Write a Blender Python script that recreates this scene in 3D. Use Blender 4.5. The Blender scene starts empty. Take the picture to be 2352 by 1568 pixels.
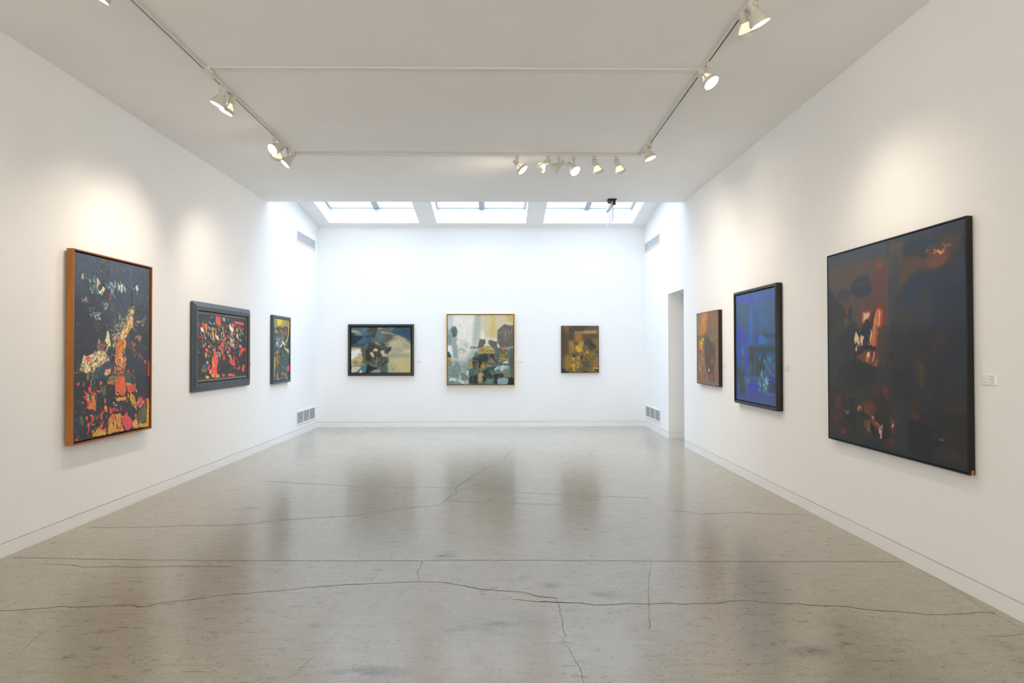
import bpy, math, random
import numpy as np
from mathutils import Vector, Matrix

S = bpy.context.scene
COL = S.collection
PI = math.pi

# ------------------------------------------------------------------ room dimensions (metres)
XL, XR = -3.643, 2.876          # side walls
YB = 13.63                      # back wall
YF = -4.2                       # front wall, behind the viewer
HC = 3.841                      # flat ceiling
YE = 10.68                      # edge where the flat ceiling stops
ZB, SL = 3.982, 0.1475          # sloping skylight ceiling: height at the back wall, rise per metre
DOOR = (10.69, 11.697, 2.478)   # opening in the right wall: near, far, height
def zslope(y): return ZB + SL * (YB - y)

# ------------------------------------------------------------------ helpers
def lin(h):
    if isinstance(h, str):
        c = [int(h[i:i + 2], 16) / 255 for i in (0, 2, 4)]
    else:
        c = list(h)
    return [x / 12.92 if x <= .04045 else ((x + .055) / 1.055) ** 2.4 for x in c]

def tag(o, label=None, cat=None, group=None, kind=None):
    if label: o['label'] = label
    if cat: o['category'] = cat
    if group: o['group'] = group
    if kind: o['kind'] = kind
    return o

def empty(name, loc=(0, 0, 0), rz=0.0):
    o = bpy.data.objects.new(name, None)
    o.empty_display_size = .1
    COL.objects.link(o)
    o.location = loc
    o.rotation_euler = (0, 0, rz)
    return o

class MB:
    def __init__(s):
        s.v, s.f, s.m = [], [], []
    def add(s, vs, fs, mi=0):
        b = len(s.v)
        s.v += [tuple(p) for p in vs]
        s.f += [tuple(b + i for i in f) for f in fs]
        s.m += [mi] * len(fs)
        return s
    def box(s, x0, x1, y0, y1, z0, z1, mi=0):
        vs = [(x, y, z) for z in (z0, z1) for y in (y0, y1) for x in (x0, x1)]
        return s.add(vs, [(0, 2, 3, 1), (4, 5, 7, 6), (0, 1, 5, 4), (2, 6, 7, 3), (0, 4, 6, 2), (1, 3, 7, 5)], mi)
    def hexa(s, p, mi=0):       # 8 points: bottom 4 (ccw from above), top 4
        return s.add(p, [(3, 2, 1, 0), (4, 5, 6, 7), (0, 1, 5, 4), (1, 2, 6, 5), (2, 3, 7, 6), (3, 0, 4, 7)], mi)
    def tube(s, a, b, r, n=16, r2=None, mi=0, cap=True):
        a, b = Vector(a), Vector(b)
        d = (b - a).normalized()
        u = d.orthogonal().normalized(); w = d.cross(u)
        r2 = r if r2 is None else r2
        vs = []
        for c, rr in ((a, r), (b, r2)):
            for i in range(n):
                t = 2 * PI * i / n
                vs.append(c + u * math.cos(t) * rr + w * math.sin(t) * rr)
        fs = [(i, (i + 1) % n, n + (i + 1) % n, n + i) for i in range(n)]
        if cap: fs += [tuple(range(n))[::-1], tuple(range(n, 2 * n))]
        return s.add(vs, fs, mi)
    def lathe(s, prof, n=32, mi=0, close=False):   # profile (radius, z)
        vs, fs = [], []
        for r, z in prof:
            for i in range(n):
                t = 2 * PI * i / n
                vs.append((r * math.cos(t), r * math.sin(t), z))
        for k in range(len(prof) - 1):
            for i in range(n):
                j = (i + 1) % n
                fs.append((k * n + i, k * n + j, (k + 1) * n + j, (k + 1) * n + i))
        if close:
            k = len(prof) - 1
            for i in range(n):
                j = (i + 1) % n
                fs.append((k * n + i, k * n + j, j, i))
        return s.add(vs, fs, mi)
    def rings(s, w, h, prof, R=0.0, mi=0):
        """picture-frame solid: profile of (inset, depth) swept round a w x h rectangle, corners rounded by R"""
        seg = 5 if R > 0 else 1
        vs = []
        for ins, d in prof:
            r = max(R - ins, 0.0) if R > 0 else 0.0
            for cx, cz, a0 in ((1, -1, -90), (1, 1, 0), (-1, 1, 90), (-1, -1, 180)):
                for k in range(seg):
                    a = math.radians(a0 + (90 * k / (seg - 1) if seg > 1 else 0))
                    X = w / 2 - ins - r; Z = h / 2 - ins - r
                    if seg > 1:
                        vs.append((cx * X + r * math.cos(a), -d, cz * Z + r * math.sin(a)))
                    else:
                        vs.append((cx * X, -d, cz * Z))
        n = 4 * seg
        fs = []
        m = len(prof)
        for k in range(m):
            for i in range(n):
                j = (i + 1) % n
                q = (k + 1) % m
                fs.append((k * n + i, k * n + j, q * n + j, q * n + i))
        return s.add(vs, fs, mi)
    def build(s, name, mat, parent=None, smooth=False, bevel=0.0, loc=None):
        me = bpy.data.meshes.new(name)
        me.from_pydata(s.v, [], s.f)
        mats = mat if isinstance(mat, (list, tuple)) else [mat]
        for m in mats: me.materials.append(m)
        for p, mi in zip(me.polygons, s.m): p.material_index = mi
        me.validate(); me.update()
        import bmesh
        bm = bmesh.new(); bm.from_mesh(me)
        bmesh.ops.recalc_face_normals(bm, faces=bm.faces)
        bm.to_mesh(me); bm.free()
        if smooth:
            me.shade_smooth()
            me.set_sharp_from_angle(angle=math.radians(40))
        o = bpy.data.objects.new(name, me)
        COL.objects.link(o)
        if parent: o.parent = parent
        if loc: o.location = loc
        if bevel:
            b = o.modifiers.new('bevel', 'BEVEL'); b.width = bevel; b.segments = 2; b.limit_method = 'ANGLE'
        return o

# ------------------------------------------------------------------ materials
def mat(name, col=(.8, .8, .8), rough=.5, spec=.5, metal=0.0, **kw):
    m = bpy.data.materials.new(name); m.use_nodes = True
    b = m.node_tree.nodes['Principled BSDF']
    b.inputs['Base Color'].default_value = (*col, 1)
    b.inputs['Roughness'].default_value = rough
    b.inputs['Specular IOR Level'].default_value = spec
    b.inputs['Metallic'].default_value = metal
    for k, v in kw.items(): b.inputs[k.replace('_', ' ')].default_value = v
    return m
class NT:
    def __init__(s, m): s.m = m; s.t = m.node_tree; s.b = s.t.nodes['Principled BSDF']
    def n(s, ty, **kw):
        nd = s.t.nodes.new(ty)
        ins = kw.pop('ins', {})
        for k, v in kw.items(): setattr(nd, k, v)
        for k, v in ins.items():
            if hasattr(v, 'is_linked') or isinstance(v, bpy.types.NodeSocket): s.t.links.new(v, nd.inputs[k])
            else: nd.inputs[k].default_value = v
        return nd
    def l(s, a, b): s.t.links.new(a, b)
    def noise(s, vec, scale, detail=4, rough=.55):
        return s.n('ShaderNodeTexNoise', ins={'Vector': vec, 'Scale': scale, 'Detail': detail, 'Roughness': rough}).outputs['Fac']
    def ramp(s, fac, stops):
        r = s.n('ShaderNodeValToRGB', ins={'Fac': fac})
        e = r.color_ramp.elements
        while len(e) < len(stops): e.new(.5)
        for el, (p, c) in zip(e, stops):
            el.position = p; el.color = (*c, 1) if len(c) == 3 else c
        return r.outputs['Color']
    def mix(s, fac, a, b, mode='MIX'):
        x = s.n('ShaderNodeMix', data_type='RGBA', blend_type=mode)
        for sock, v in ((x.inputs[0], fac), (x.inputs[6], a), (x.inputs[7], b)):
            if isinstance(v, bpy.types.NodeSocket): s.l(v, sock)
            elif isinstance(v, (int, float)): sock.default_value = v
            else: sock.default_value = (*v, 1)
        return x.outputs[2]
    def math(s, op, a, b=0.0, c=0.0, clamp=False):
        x = s.n('ShaderNodeMath', operation=op, use_clamp=clamp)
        for i, v in enumerate((a, b, c)):
            if isinstance(v, bpy.types.NodeSocket): s.l(v, x.inputs[i])
            else: x.inputs[i].default_value = v
        return x.outputs[0]
    def bump(s, h, strength, dist):
        x = s.n('ShaderNodeBump', ins={'Height': h, 'Strength': strength, 'Distance': dist})
        s.l(x.outputs[0], s.b.inputs['Normal'])

def paint_mat(name, col, rough, sc=3.0, amp=.02, spec=.3):
    m = mat(name, col, rough, spec); t = NT(m)
    g = t.n('ShaderNodeTexCoord').outputs['Object']
    n = t.noise(g, sc, 5)
    lo = [c * (1 - amp) for c in col]; hi = [min(1, c * (1 + amp)) for c in col]
    t.l(t.ramp(n, [(.3, lo), (.7, hi)]), t.b.inputs['Base Color'])
    t.bump(t.noise(g, 180, 3), .08, .002)
    return m
M_WALL = paint_mat('wall_paint', (.885, .89, .895), .75, 1.2, .012, .2)
M_CEIL = paint_mat('ceiling_paint', (.87, .87, .87), .65, .9, .025, .25)
M_BASE = paint_mat('baseboard_paint', (.86, .86, .86), .45, 2, .015, .35)
M_SHAFT = paint_mat('shaft_paint', (.88, .89, .89), .7, 1, .01, .2)
M_TRACK = mat('track_enamel', (.72, .72, .70), .35, .5)
M_LAMP = mat('lamp_enamel', (.60, .575, .52), .4, .5)
M_DARK = mat('track_slot_dark', (.03, .026, .02), .6, .3)
M_METAL = mat('brushed_metal', (.55, .54, .5), .35, .5, 1.0)
M_BLACK = mat('black_plastic', (.018, .018, .02), .4, .5)
M_CARD = mat('label_card', (.86, .85, .83), .6, .3)
M_INK = mat('label_ink', (.30, .29, .27), .7, .2)
M_GREY = mat('grey_housing', (.62, .65, .66), .4, .5)
M_VENT = mat('vent_enamel', (.80, .80, .80), .45, .4)
M_VENTD = mat('vent_cavity', (.13, .135, .14), .8, .2)
M_ALU = mat('skylight_aluminium', (.35, .37, .38), .4, .5, .6)
M_ALUW = mat('skylight_white_bar', (.82, .84, .86), .5, .4)
M_BARE = mat('bare_wood', lin('b06a28'), .6, .3)

def emit(name, col, st):
    m = bpy.data.materials.new(name); m.use_nodes = True
    nt = m.node_tree; nt.nodes.clear()
    e = nt.nodes.new('ShaderNodeEmission'); o = nt.nodes.new('ShaderNodeOutputMaterial')
    e.inputs[0].default_value = (*col, 1); e.inputs[1].default_value = st
    nt.links.new(e.outputs[0], o.inputs[0])
    return m
M_BULB = emit('bulb_face', (1, .93, .80), 14)
M_BULBG = mat('bulb_glass', (.80, .74, .60), .15, .6)
M_BULBG.node_tree.nodes['Principled BSDF'].inputs['Emission Color'].default_value = (1, .86, .6, 1)
M_BULBG.node_tree.nodes['Principled BSDF'].inputs['Emission Strength'].default_value = .55

def glass(name, tint, haze):
    m = bpy.data.materials.new(name); m.use_nodes = True
    nt = m.node_tree; nt.nodes.clear()
    o = nt.nodes.new('ShaderNodeOutputMaterial'); mx = nt.nodes.new('ShaderNodeMixShader')
    tr = nt.nodes.new('ShaderNodeBsdfTransparent'); tl = nt.nodes.new('ShaderNodeBsdfTranslucent')
    tr.inputs[0].default_value = (*tint, 1); tl.inputs[0].default_value = (*tint, 1)
    tc = nt.nodes.new('ShaderNodeTexCoord'); nz = nt.nodes.new('ShaderNodeTexNoise'); rp = nt.nodes.new('ShaderNodeMapRange')
    nz.inputs['Scale'].default_value = 3.5; nz.inputs['Detail'].default_value = 6
    nt.links.new(tc.outputs['Object'], nz.inputs['Vector'])
    rp.inputs['To Min'].default_value = haze - .12; rp.inputs['To Max'].default_value = haze + .12
    nt.links.new(nz.outputs['Fac'], rp.inputs['Value'])
    nt.links.new(rp.outputs[0], mx.inputs[0])
    nt.links.new(tr.outputs[0], mx.inputs[1]); nt.links.new(tl.outputs[0], mx.inputs[2]); nt.links.new(mx.outputs[0], o.inputs[0])
    return m
M_GLASS = glass('frosted_skylight_glass', (.93, .97, .98), .16)
M_GLASS2 = glass('front_window_glass', (.97, .97, .95), .2)

# --- polished concrete
def concrete():
    m = mat('polished_concrete', (.4, .37, .33), .25, .5)
    t = NT(m)
    g = t.n('ShaderNodeNewGeometry').outputs['Position']
    st = t.n('ShaderNodeMapping', ins={'Vector': g, 'Scale': (.55, 1.0, 1.0), 'Rotation': (0, 0, .12)}).outputs[0]
    big = t.noise(g, .55, 5, .6)
    mid = t.noise(st, 3.0, 10, .78)
    fine = t.noise(st, 14, 8, .78)
    grit = t.noise(g, 60, 5, .7)
    base = t.ramp(big, [(.30, lin('948e83')), (.50, lin('9c968b')), (.72, lin('a69f93'))])
    base = t.mix(.28, base, t.ramp(mid, [(.30, lin('8c877c')), (.5, lin('9d978c')), (.74, lin('aea79a'))]))
    base = t.mix(.40, base, t.ramp(fine, [(.34, lin('807b70')), (.52, lin('9d978c')), (.68, lin('b0a99c'))]))
    base = t.mix(.30, base, t.ramp(grit, [(.32, lin('807b70')), (.68, lin('b4ada0'))]))
    base = t.mix(1.0, base, (1.10, 1.08, 1.03), 'MULTIPLY')
    # short dark flecks and scuffs
    fl = t.n('ShaderNodeMapping', ins={'Vector': g, 'Scale': (6.5, 12.0, 1.0), 'Rotation': (0, 0, .25)}).outputs[0]
    f1 = t.noise(fl, 1.0, 5, .72)
    region = t.noise(g, .9, 4, .6)
    f1 = t.math('MULTIPLY', t.ramp(f1, [(.575, (0, 0, 0)), (.64, (1, 1, 1))]), t.ramp(region, [(.40, (.15, .15, .15)), (.62, (1, 1, 1))]))
    base = t.mix(t.math('MULTIPLY', f1, .50), base, lin('57524a'))
    f2 = t.noise(fl, 3.7, 3, .6)
    f2 = t.ramp(f2, [(.615, (0, 0, 0)), (.66, (1, 1, 1))])
    base = t.mix(t.math('MULTIPLY', f2, .45), base, lin('4d4840'))
    # fine scratches
    w = t.n('ShaderNodeMapping', ins={'Vector': g, 'Scale': (1.2, 26.0, 1.0), 'Rotation': (0, 0, -.35)}).outputs[0]
    f3 = t.ramp(t.noise(w, 1.6, 3, .5), [(.63, (0, 0, 0)), (.66, (1, 1, 1))])
    base = t.mix(t.math('MULTIPLY', f3, .22), base, lin('605c54'))
    # worn dark stains, each where it lies on the slab: x, y, radius x, radius y, strength
    acc = None
    rough_n = t.ramp(t.noise(st, 7, 8, .75), [(.42, (0, 0, 0)), (.58, (1, 1, 1))])
    for (sx, sy, rx, ry, a) in STAINS:
        v = t.n('ShaderNodeVectorMath', operation='SUBTRACT', ins={0: g, 1: (sx, sy, 0)}).outputs[0]
        v = t.n('ShaderNodeVectorMath', operation='MULTIPLY', ins={0: v, 1: (1 / rx, 1 / ry, 0)}).outputs[0]
        d = t.n('ShaderNodeVectorMath', operation='LENGTH', ins={0: v}).outputs['Value']
        k = t.math('MULTIPLY', t.math('SUBTRACT', 1.0, d, clamp=True), a)
        acc = k if acc is None else t.math('MAXIMUM', acc, k)
    base = t.mix(t.math('MULTIPLY', acc, rough_n), base, lin('3c372e'))
    t.l(base, t.b.inputs['Base Color'])
    r = t.n('ShaderNodeMapRange', ins={'Value': big, 'From Min': .3, 'From Max': .7, 'To Min': .205, 'To Max': .25}).outputs[0]
    t.l(r, t.b.inputs['Roughness'])
    t.b.inputs['Specular IOR Level'].default_value = .5
    t.b.inputs['Coat Weight'].default_value = .15
    t.b.inputs['Coat Roughness'].default_value = .17
    t.bump(t.noise(g, 2.0, 5, .6), .05, .01)
    return m
STAINS = [(-0.03, 3.77, 0.36, 0.239, 0.55), (-0.63, 3.22, 0.246, 0.095, 1.0), (-0.44, 5.05, 0.145, 0.151, 0.75), (-2.42, 6.59, 0.189, 0.128, 0.8), (0.63, 4.22, 0.188, 0.12, 0.7), (1.52, 3.41, 0.152, 0.108, 0.8), (2.54, 3.36, 0.15, 0.242, 0.6), (0.3, 4.39, 0.112, 0.081, 0.6)]
M_FLOOR = concrete()
M_CRACK = mat('crack_dark', lin('57534b'), .8, .1)
M_CRACK2 = mat('crack_faint', lin('635d54'), .55, .3)

def wood(name, c0, c1, rough=.45):
    m = mat(name, c0, rough, .4); t = NT(m)
    g = t.n('ShaderNodeTexCoord').outputs['Object']
    v = t.n('ShaderNodeMapping', ins={'Vector': g, 'Scale': (30, 30, 2.5)}).outputs[0]
    t.l(t.ramp(t.noise(v, 1, 6, .6), [(.3, c0), (.7, c1)]), t.b.inputs['Base Color'])
    return m
M_OAK = wood('stained_oak', lin('90571f'), lin('a86c2c'))
M_OAKIN = wood('oak_inner', lin('6a3a14'), lin('7c4820'))
M_GOLD = wood('light_oak', lin('bf9650'), lin('d2aa62'))
M_BLUEF = wood('blue_black_frame', lin('3a4650'), lin('46535e'), .38)
M_GREYF = wood('charcoal_frame', lin('484a4c'), lin('545658'), .4)
M_BLKF = wood('black_frame', lin('0c0b0a'), lin('141210'), .5)
M_BLKO = wood('black_outer_frame', lin('2c2d2c'), lin('383732'), .4)
M_GAP = mat('shadow_gap_black', (.006, .006, .006), .9, .1)
M_SATIN = wood('satin_black_frame', lin('0d0d0d'), lin('141413'), .42)
M_BRNF = wood('dark_brown_edge', lin('1e150d'), lin('2a1c10'), .5)
M_LINER = wood('grey_liner', lin('66686a'), lin('727474'), .5)
M_STRIP = wood('thin_brass_strip', lin('7c6a4e'), lin('8e7a5a'), .4)

# ------------------------------------------------------------------ room shell
def structure(o, label=None):
    o['kind'] = 'structure'
    return o

# floor slab, with the cracks that run through it
fl = MB()
fl.box(XL - .25, 4.9, YF - .3, YB + .25, -.2, 0, 0)
rng = random.Random(4)
def ribbon(pts, w, mi):
    # jittered crack ribbon lying in the slab surface
    P = [Vector((x, y, 0)) for x, y in pts]
    out = [P[0]]
    for a, b in zip(P, P[1:]):
        L = (b - a).length
        n = max(1, int(L / .035))
        d = (b - a).normalized(); nn = Vector((-d.y, d.x, 0))
        for i in range(1, n + 1):
            q = a.lerp(b, i / n)
            if i < n: q = q + nn * rng.uniform(-.007, .007)
            out.append(q)
    vs, fs = [], []
    for i, q in enumerate(out):
        d = (out[min(i + 1, len(out) - 1)] - out[max(i - 1, 0)]).normalized()
        nn = Vector((-d.y, d.x, 0)) * w * .5 * rng.uniform(.5, 1.15)
        vs += [q + nn + Vector((0, 0, .0004)), q - nn + Vector((0, 0, .0004))]
        if i: fs.append((2 * i - 2, 2 * i - 1, 2 * i + 1, 2 * i))
    fl.add(vs, fs, mi)
for w, mi, pts in [
(0.0088, 1, [(-2.909, 4.031), (-2.782, 4.045), (-2.577, 4.098), (-2.523, 4.073), (-2.347, 4.097), (-2.201, 4.111), (-2.104, 4.071), (-2.032, 4.132), (-1.856, 4.2), (-1.711, 4.264), (-1.55, 4.298), (-1.374, 4.341), (-1.146, 4.408), (-0.849, 4.451), (-0.559, 4.486), (-0.358, 4.461), (-0.27, 4.41), (-0.1, 4.322), (0.066, 4.291), (0.131, 4.278), (0.235, 4.193), (0.342, 4.161)]),
(0.0082, 1, [(0.231, 4.113), (0.398, 4.088), (0.491, 4.079)]),
(0.0079, 1, [(0.064, 4.152), (0.194, 4.114), (0.401, 4.088), (0.491, 4.079), (0.545, 4.05), (0.63, 4.055), (0.762, 4.07), (0.888, 4.053), (1.01, 4.075), (1.094, 4.049), (1.163, 4.062), (1.306, 4.062), (1.369, 4.096), (1.464, 4.105), (1.545, 4.075), (1.678, 4.047), (1.758, 4.053), (1.82, 4.017), (1.906, 4.008), (2.029, 3.995), (2.095, 3.95), (2.266, 3.916), (2.411, 3.864), (2.6, 3.867), (2.717, 3.89), (2.822, 3.879)]),
(0.0027, 1, [(0.335, 4.161), (0.34, 4.065), (0.336, 3.914), (0.341, 3.789), (0.334, 3.672), (0.34, 3.616), (0.314, 3.535), (0.335, 3.483), (0.353, 3.336), (0.374, 3.201), (0.374, 3.117)]),
(0.0035, 1, [(-0.57, 4.927), (-0.56, 4.803), (-0.57, 4.662), (-0.538, 4.494)]),
(0.011, 2, [(-3.544, 5.922), (-3.095, 5.911), (-2.715, 5.968), (-2.394, 5.961), (-2.138, 6.03), (-2.038, 6.127), (-1.765, 6.184), (-1.471, 6.258), (-1.212, 6.352), (-0.977, 6.52), (-0.804, 6.624), (-0.63, 6.667)]),
(0.0054, 1, [(-0.63, 6.667), (-0.574, 6.888), (-0.542, 7.04), (-0.478, 7.253), (-0.497, 7.542), (-0.43, 7.852), (-0.364, 8.051)]),
(0.0061, 1, [(-0.5, 7.505), (-0.465, 7.765), (-0.429, 7.874), (-0.328, 8.28), (-0.226, 8.664), (-0.183, 8.87), (-0.089, 9.011)]),
(0.0065, 2, [(-0.089, 9.011), (0.034, 9.232), (0.049, 9.716), (0.15, 10.347), (0.306, 10.89), (0.203, 11.771)]),
(0.011, 2, [(-2.785, 7.99), (-2.314, 7.845), (-1.823, 7.724), (-1.515, 7.633), (-1.094, 7.56), (-0.813, 7.594), (-0.502, 7.545), (-0.297, 7.5), (-0.073, 7.346), (0.203, 7.272), (0.776, 7.109), (1.15, 7.036), (1.502, 6.983)]),
(0.011, 2, [(-0.551, 6.877), (-0.27, 6.812), (0.188, 6.743), (0.637, 6.668)]),
(0.0105, 2, [(-3.569, 5.071), (-2.516, 4.985), (-1.883, 4.961), (-1.098, 4.938), (0.077, 4.928)]),
(0.0101, 2, [(0.077, 4.928), (0.7, 4.899), (1.473, 4.867), (2.247, 4.85), (2.843, 4.827)]),
(0.011, 2, [(1.605, 6.458), (1.822, 6.28), (2.008, 6.292), (2.203, 6.33), (2.495, 6.247), (2.842, 6.214)]),
(0.0027, 2, [(2.832, 4.705), (2.865, 4.588), (2.869, 4.455), (2.807, 3.928), (2.811, 3.65)]),
(0.01, 2, [(-3.249, 4.92), (-3.01, 4.88), (-2.919, 4.83), (-2.653, 4.839), (-2.523, 4.821), (-2.291, 4.84), (-1.86, 4.821)]),
(0.0023, 2, [(-2.404, 3.334), (-2.382, 3.391), (-2.442, 3.618), (-2.463, 3.787)]),
(0.0045, 2, [(-1.495, 3.249), (-1.436, 3.254), (-1.382, 3.246)]),
(0.0022, 2, [(-0.953, 3.238), (-0.945, 3.316), (-0.925, 3.397)]),
(0.0022, 2, [(-1.27, 3.38), (-1.281, 3.465), (-1.282, 3.529)]),
(0.0028, 2, [(1.075, 4.865), (1.018, 4.674), (0.953, 4.412), (0.884, 4.106), (0.792, 3.662)]),
(0.0031, 2, [(0.159, 4.601), (0.209, 4.738), (0.265, 4.934), (0.331, 4.985), (0.416, 5.26)]),
(0.0054, 2, [(2.556, 3.57), (2.637, 3.563), (2.691, 3.573), (2.758, 3.6)])]:
    ribbon(pts, w, mi)
floor = structure(fl.build('floor', [M_FLOOR, M_CRACK, M_CRACK2]))

T = .22
G0, G1 = .098, .106      # shadow groove over the flush baseboard
# left wall
w = MB(); w.box(XL - T, XL, YF, YB + T, G1, 5.0); w.box(XL - T, XL - .014, YF, YB + T, 0, G1)
structure(w.build('wall_left', M_WALL))
w = MB(); w.box(XL - .013, XL, YF, YB, 0, G0)
structure(w.build('baseboard_left', M_BASE))
# right wall with the opening
y0, y1, zo = DOOR
w = MB()
w.box(XR, XR + T, YF, y0, G1, 5.0); w.box(XR + .014, XR + T, YF, y0, 0, G1)
w.box(XR, XR + T, y1, YB + T, G1, 5.0); w.box(XR + .014, XR + T, y1 + .014, YB + T, 0, G1)
w.box(XR, XR + T, y0, y1, zo, 5.0)
structure(w.build('wall_right', M_WALL))
w = MB(); w.box(XR, XR + .013, YF, y0, 0, G0)
structure(w.build('baseboard_right', M_BASE))
w = MB(); w.box(XR, XR + .0129, y1, YB, 0, G0)
structure(w.build('baseboard_right', M_BASE))
# passage beyond the opening
w = MB()
w.box(XR + T + .001, 4.7, y1, y1 + T, G1, 2.9); w.box(XR + T, 4.7, y1 + .014, y1 + T, 0, G1)
w.box(XR + T, 4.7, y0 - T, y0, 0, 2.9)
w.box(4.7, 4.9, y0 - T, y1 + T, 0, 2.9)
structure(w.build('wall_passage', M_WALL))
w = MB(); w.box(XR + .013, 4.7, y1, y1 + .013, 0, G0)
structure(w.build('baseboard_passage', M_BASE))
w = MB(); w.box(XR + T, 4.9, y0 - T, y1 + T, zo, zo + .2)
structure(w.build('ceiling_passage', M_WALL))
# back wall
w = MB(); w.box(XL, XR, YB, YB + T, G1, 5.0); w.box(XL, XR, YB + .014, YB + T, 0, G1)
structure(w.build('wall_back', M_WALL))
w = MB(); w.box(XL, XR, YB, YB + .013, 0, G0)
structure(w.build('baseboard_back', M_BASE))
# front wall behind the viewer; its window is added for fill light
w = MB()
w.box(XL - T, -2.9, YF - T, YF, 0, 4.3); w.box(2.2, XR + T, YF - T, YF, 0, 4.3)
w.box(-2.9, 2.2, YF - T, YF, 3.3, 4.3); w.box(-2.9, 2.2, YF - T, YF, 0, .45)
structure(w.build('wall_front', M_WALL))
wf = empty('window_4', (-.35, YF - .11, .45)); structure(wf)
w = MB()
for x in (-2.55, -.87, .83, 2.5): w.box(x - .03, x + .03, -.04, .04, 0, 2.85)
w.box(-2.55, 2.55, -.04, .04, 0, .06); w.box(-2.55, 2.55, -.04, .04, 2.79, 2.85)
w.build('window_frame', M_ALU, wf)
w = MB(); w.box(-2.5, 2.5, -.004, .004, .06, 2.79); w.build('glass', M_GLASS2, wf)

# flat ceiling and the upstand at its edge
w = MB()
w.box(XL, XR, YF, YE, HC, HC + .2)
w.box(XL, XR, YE - .2, YE, HC + .2, 5.0)
structure(w.build('ceiling', M_CEIL))

# sloping ceiling with three skylight wells
OPEN = [(-3.352, -1.600), (-1.256, .494), (.836, 2.591)]
OY0, OY1 = 10.95, 13.388
WELL = .295
w = MB()
def slab(x0, x1, ya, yb, th=.05):
    e_ = .0405
    # the slab stops short of each well lining
    if abs(yb - OY0) < 1e-6 and x1 - x0 > 5: yb -= e_
    if abs(ya - OY1) < 1e-6: ya += e_
    if ya == OY0:
        ya -= e_; yb += e_
        if x0 > XL + .01: x0 += e_
        if x1 < XR - .01: x1 -= e_
    ya_, yb_ = ya, yb
    p = [(x0, ya, zslope(ya)), (x1, ya, zslope(ya)), (x1, yb, zslope(yb)), (x0, yb, zslope(yb))]
    w.hexa(p + [(x, y, z + th) for x, y, z in p])
slab(XL, XR, YE, OY0); slab(XL, XR, OY1, YB)
xs = [XL] + [v for o in OPEN for v in o] + [XR]
for i in range(0, len(xs), 2): slab(xs[i], xs[i + 1], OY0, OY1)
structure(w.build('ceiling', M_CEIL))
w = MB()
for x0, x1 in OPEN:
    e = .04
    def wall_piece(xa, xb, ya, yb):
        p = [(xa, ya, zslope(ya) + .0005), (xb, ya, zslope(ya) + .0005), (xb, yb, zslope(yb) + .0005), (xa, yb, zslope(yb) + .0005)]
        w.hexa(p + [(x, y, z + WELL + .02) for x, y, z in p])
    wall_piece(x0 - e, x0, OY0 - e, OY1 + e); wall_piece(x1, x1 + e, OY0 - e, OY1 + e)
    wall_piece(x0, x1, OY0 - e, OY0); wall_piece(x0, x1, OY1, OY1 + e)
structure(w.build('trim_1', M_SHAFT))
# roof closing everything between and around the wells
w = MB()
def slab2(x0, x1, ya, yb, off=WELL + .021, th=.06):
    p = [(x0, ya, zslope(ya) + off), (x1, ya, zslope(ya) + off), (x1, yb, zslope(yb) + off), (x0, yb, zslope(yb) + off)]
    w.hexa(p + [(x, y, z + th) for x, y, z in p])
slab2(XL - T, XR + T, YE - .25, OY0 - .02); slab2(XL - T, XR + T, OY1 + .02, YB + T)
for i in range(0, len(xs), 2):
    slab2(xs[i] - (T if i == 0 else -.02), xs[i + 1] + (T if i == 6 else -.02), OY0 - .02, OY1 + .02)
structure(w.build('roof', M_SHAFT))

# unseen wall added over the flat roof to block low sky from the skylights
w = MB(); w.box(XL - 3, XR + 3, 10.0, 10.3, 4.9, 8.8)
structure(w.build('wall_upper', mat('grey_render', (.28, .28, .28), .9, .1)))

for k, ((x0, x1), mull) in enumerate(zip(OPEN, ((-2.44,), (-.383,), (1.688,)))):
    root = empty('window_%d' % (k + 1), ((x0 + x1) / 2, (OY0 + OY1) / 2, zslope((OY0 + OY1) / 2) + WELL))
    structure(root)
    cx, cy, cz = root.location
    def sb(b, xa, xb, ya, yb, o0, o1, mi=0):
        p = [(x - cx, y - cy, zslope(y) + WELL + o0 - cz) for x, y in ((xa, ya), (xb, ya), (xb, yb), (xa, yb))]
        q = [(x - cx, y - cy, zslope(y) + WELL + o1 - cz) for x, y in ((xa, ya), (xb, ya), (xb, yb), (xa, yb))]
        b.hexa(p + q, mi)
    b = MB()
    sb(b, x0 + .002, x0 + .014, OY0 + .002, OY1 - .002, -.006, .03); sb(b, x1 - .014, x1 - .002, OY0 + .002, OY1 - .002, -.006, .03)
    sb(b, x0 + .014, x1 - .014, OY1 - .012, OY1 - .002, -.003, .03)
    for mx in mull: sb(b, mx - .042, mx + .042, OY0 + .002, OY1 - .012, -.03, .03)
    b.build('window_frame', M_ALU, root)
    b = MB()
    sb(b, x0 + .015, x0 + .06, OY0 + .002, OY1 - .013, -.002, .028); sb(b, x1 - .06, x1 - .015, OY0 + .002, OY1 - .013, -.002, .028)
    for mx in mull: sb(b, mx + .043, mx + .075, OY0 + .002, OY1 - .013, -.002, .028)
    b.build('glazing_bar', M_ALUW, root)
    b = MB(); sb(b, x0 + .012, x1 - .012, OY0 + .002, OY1 - .004, .004, .010)
    b.build('glass', M_GLASS, root)

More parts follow.
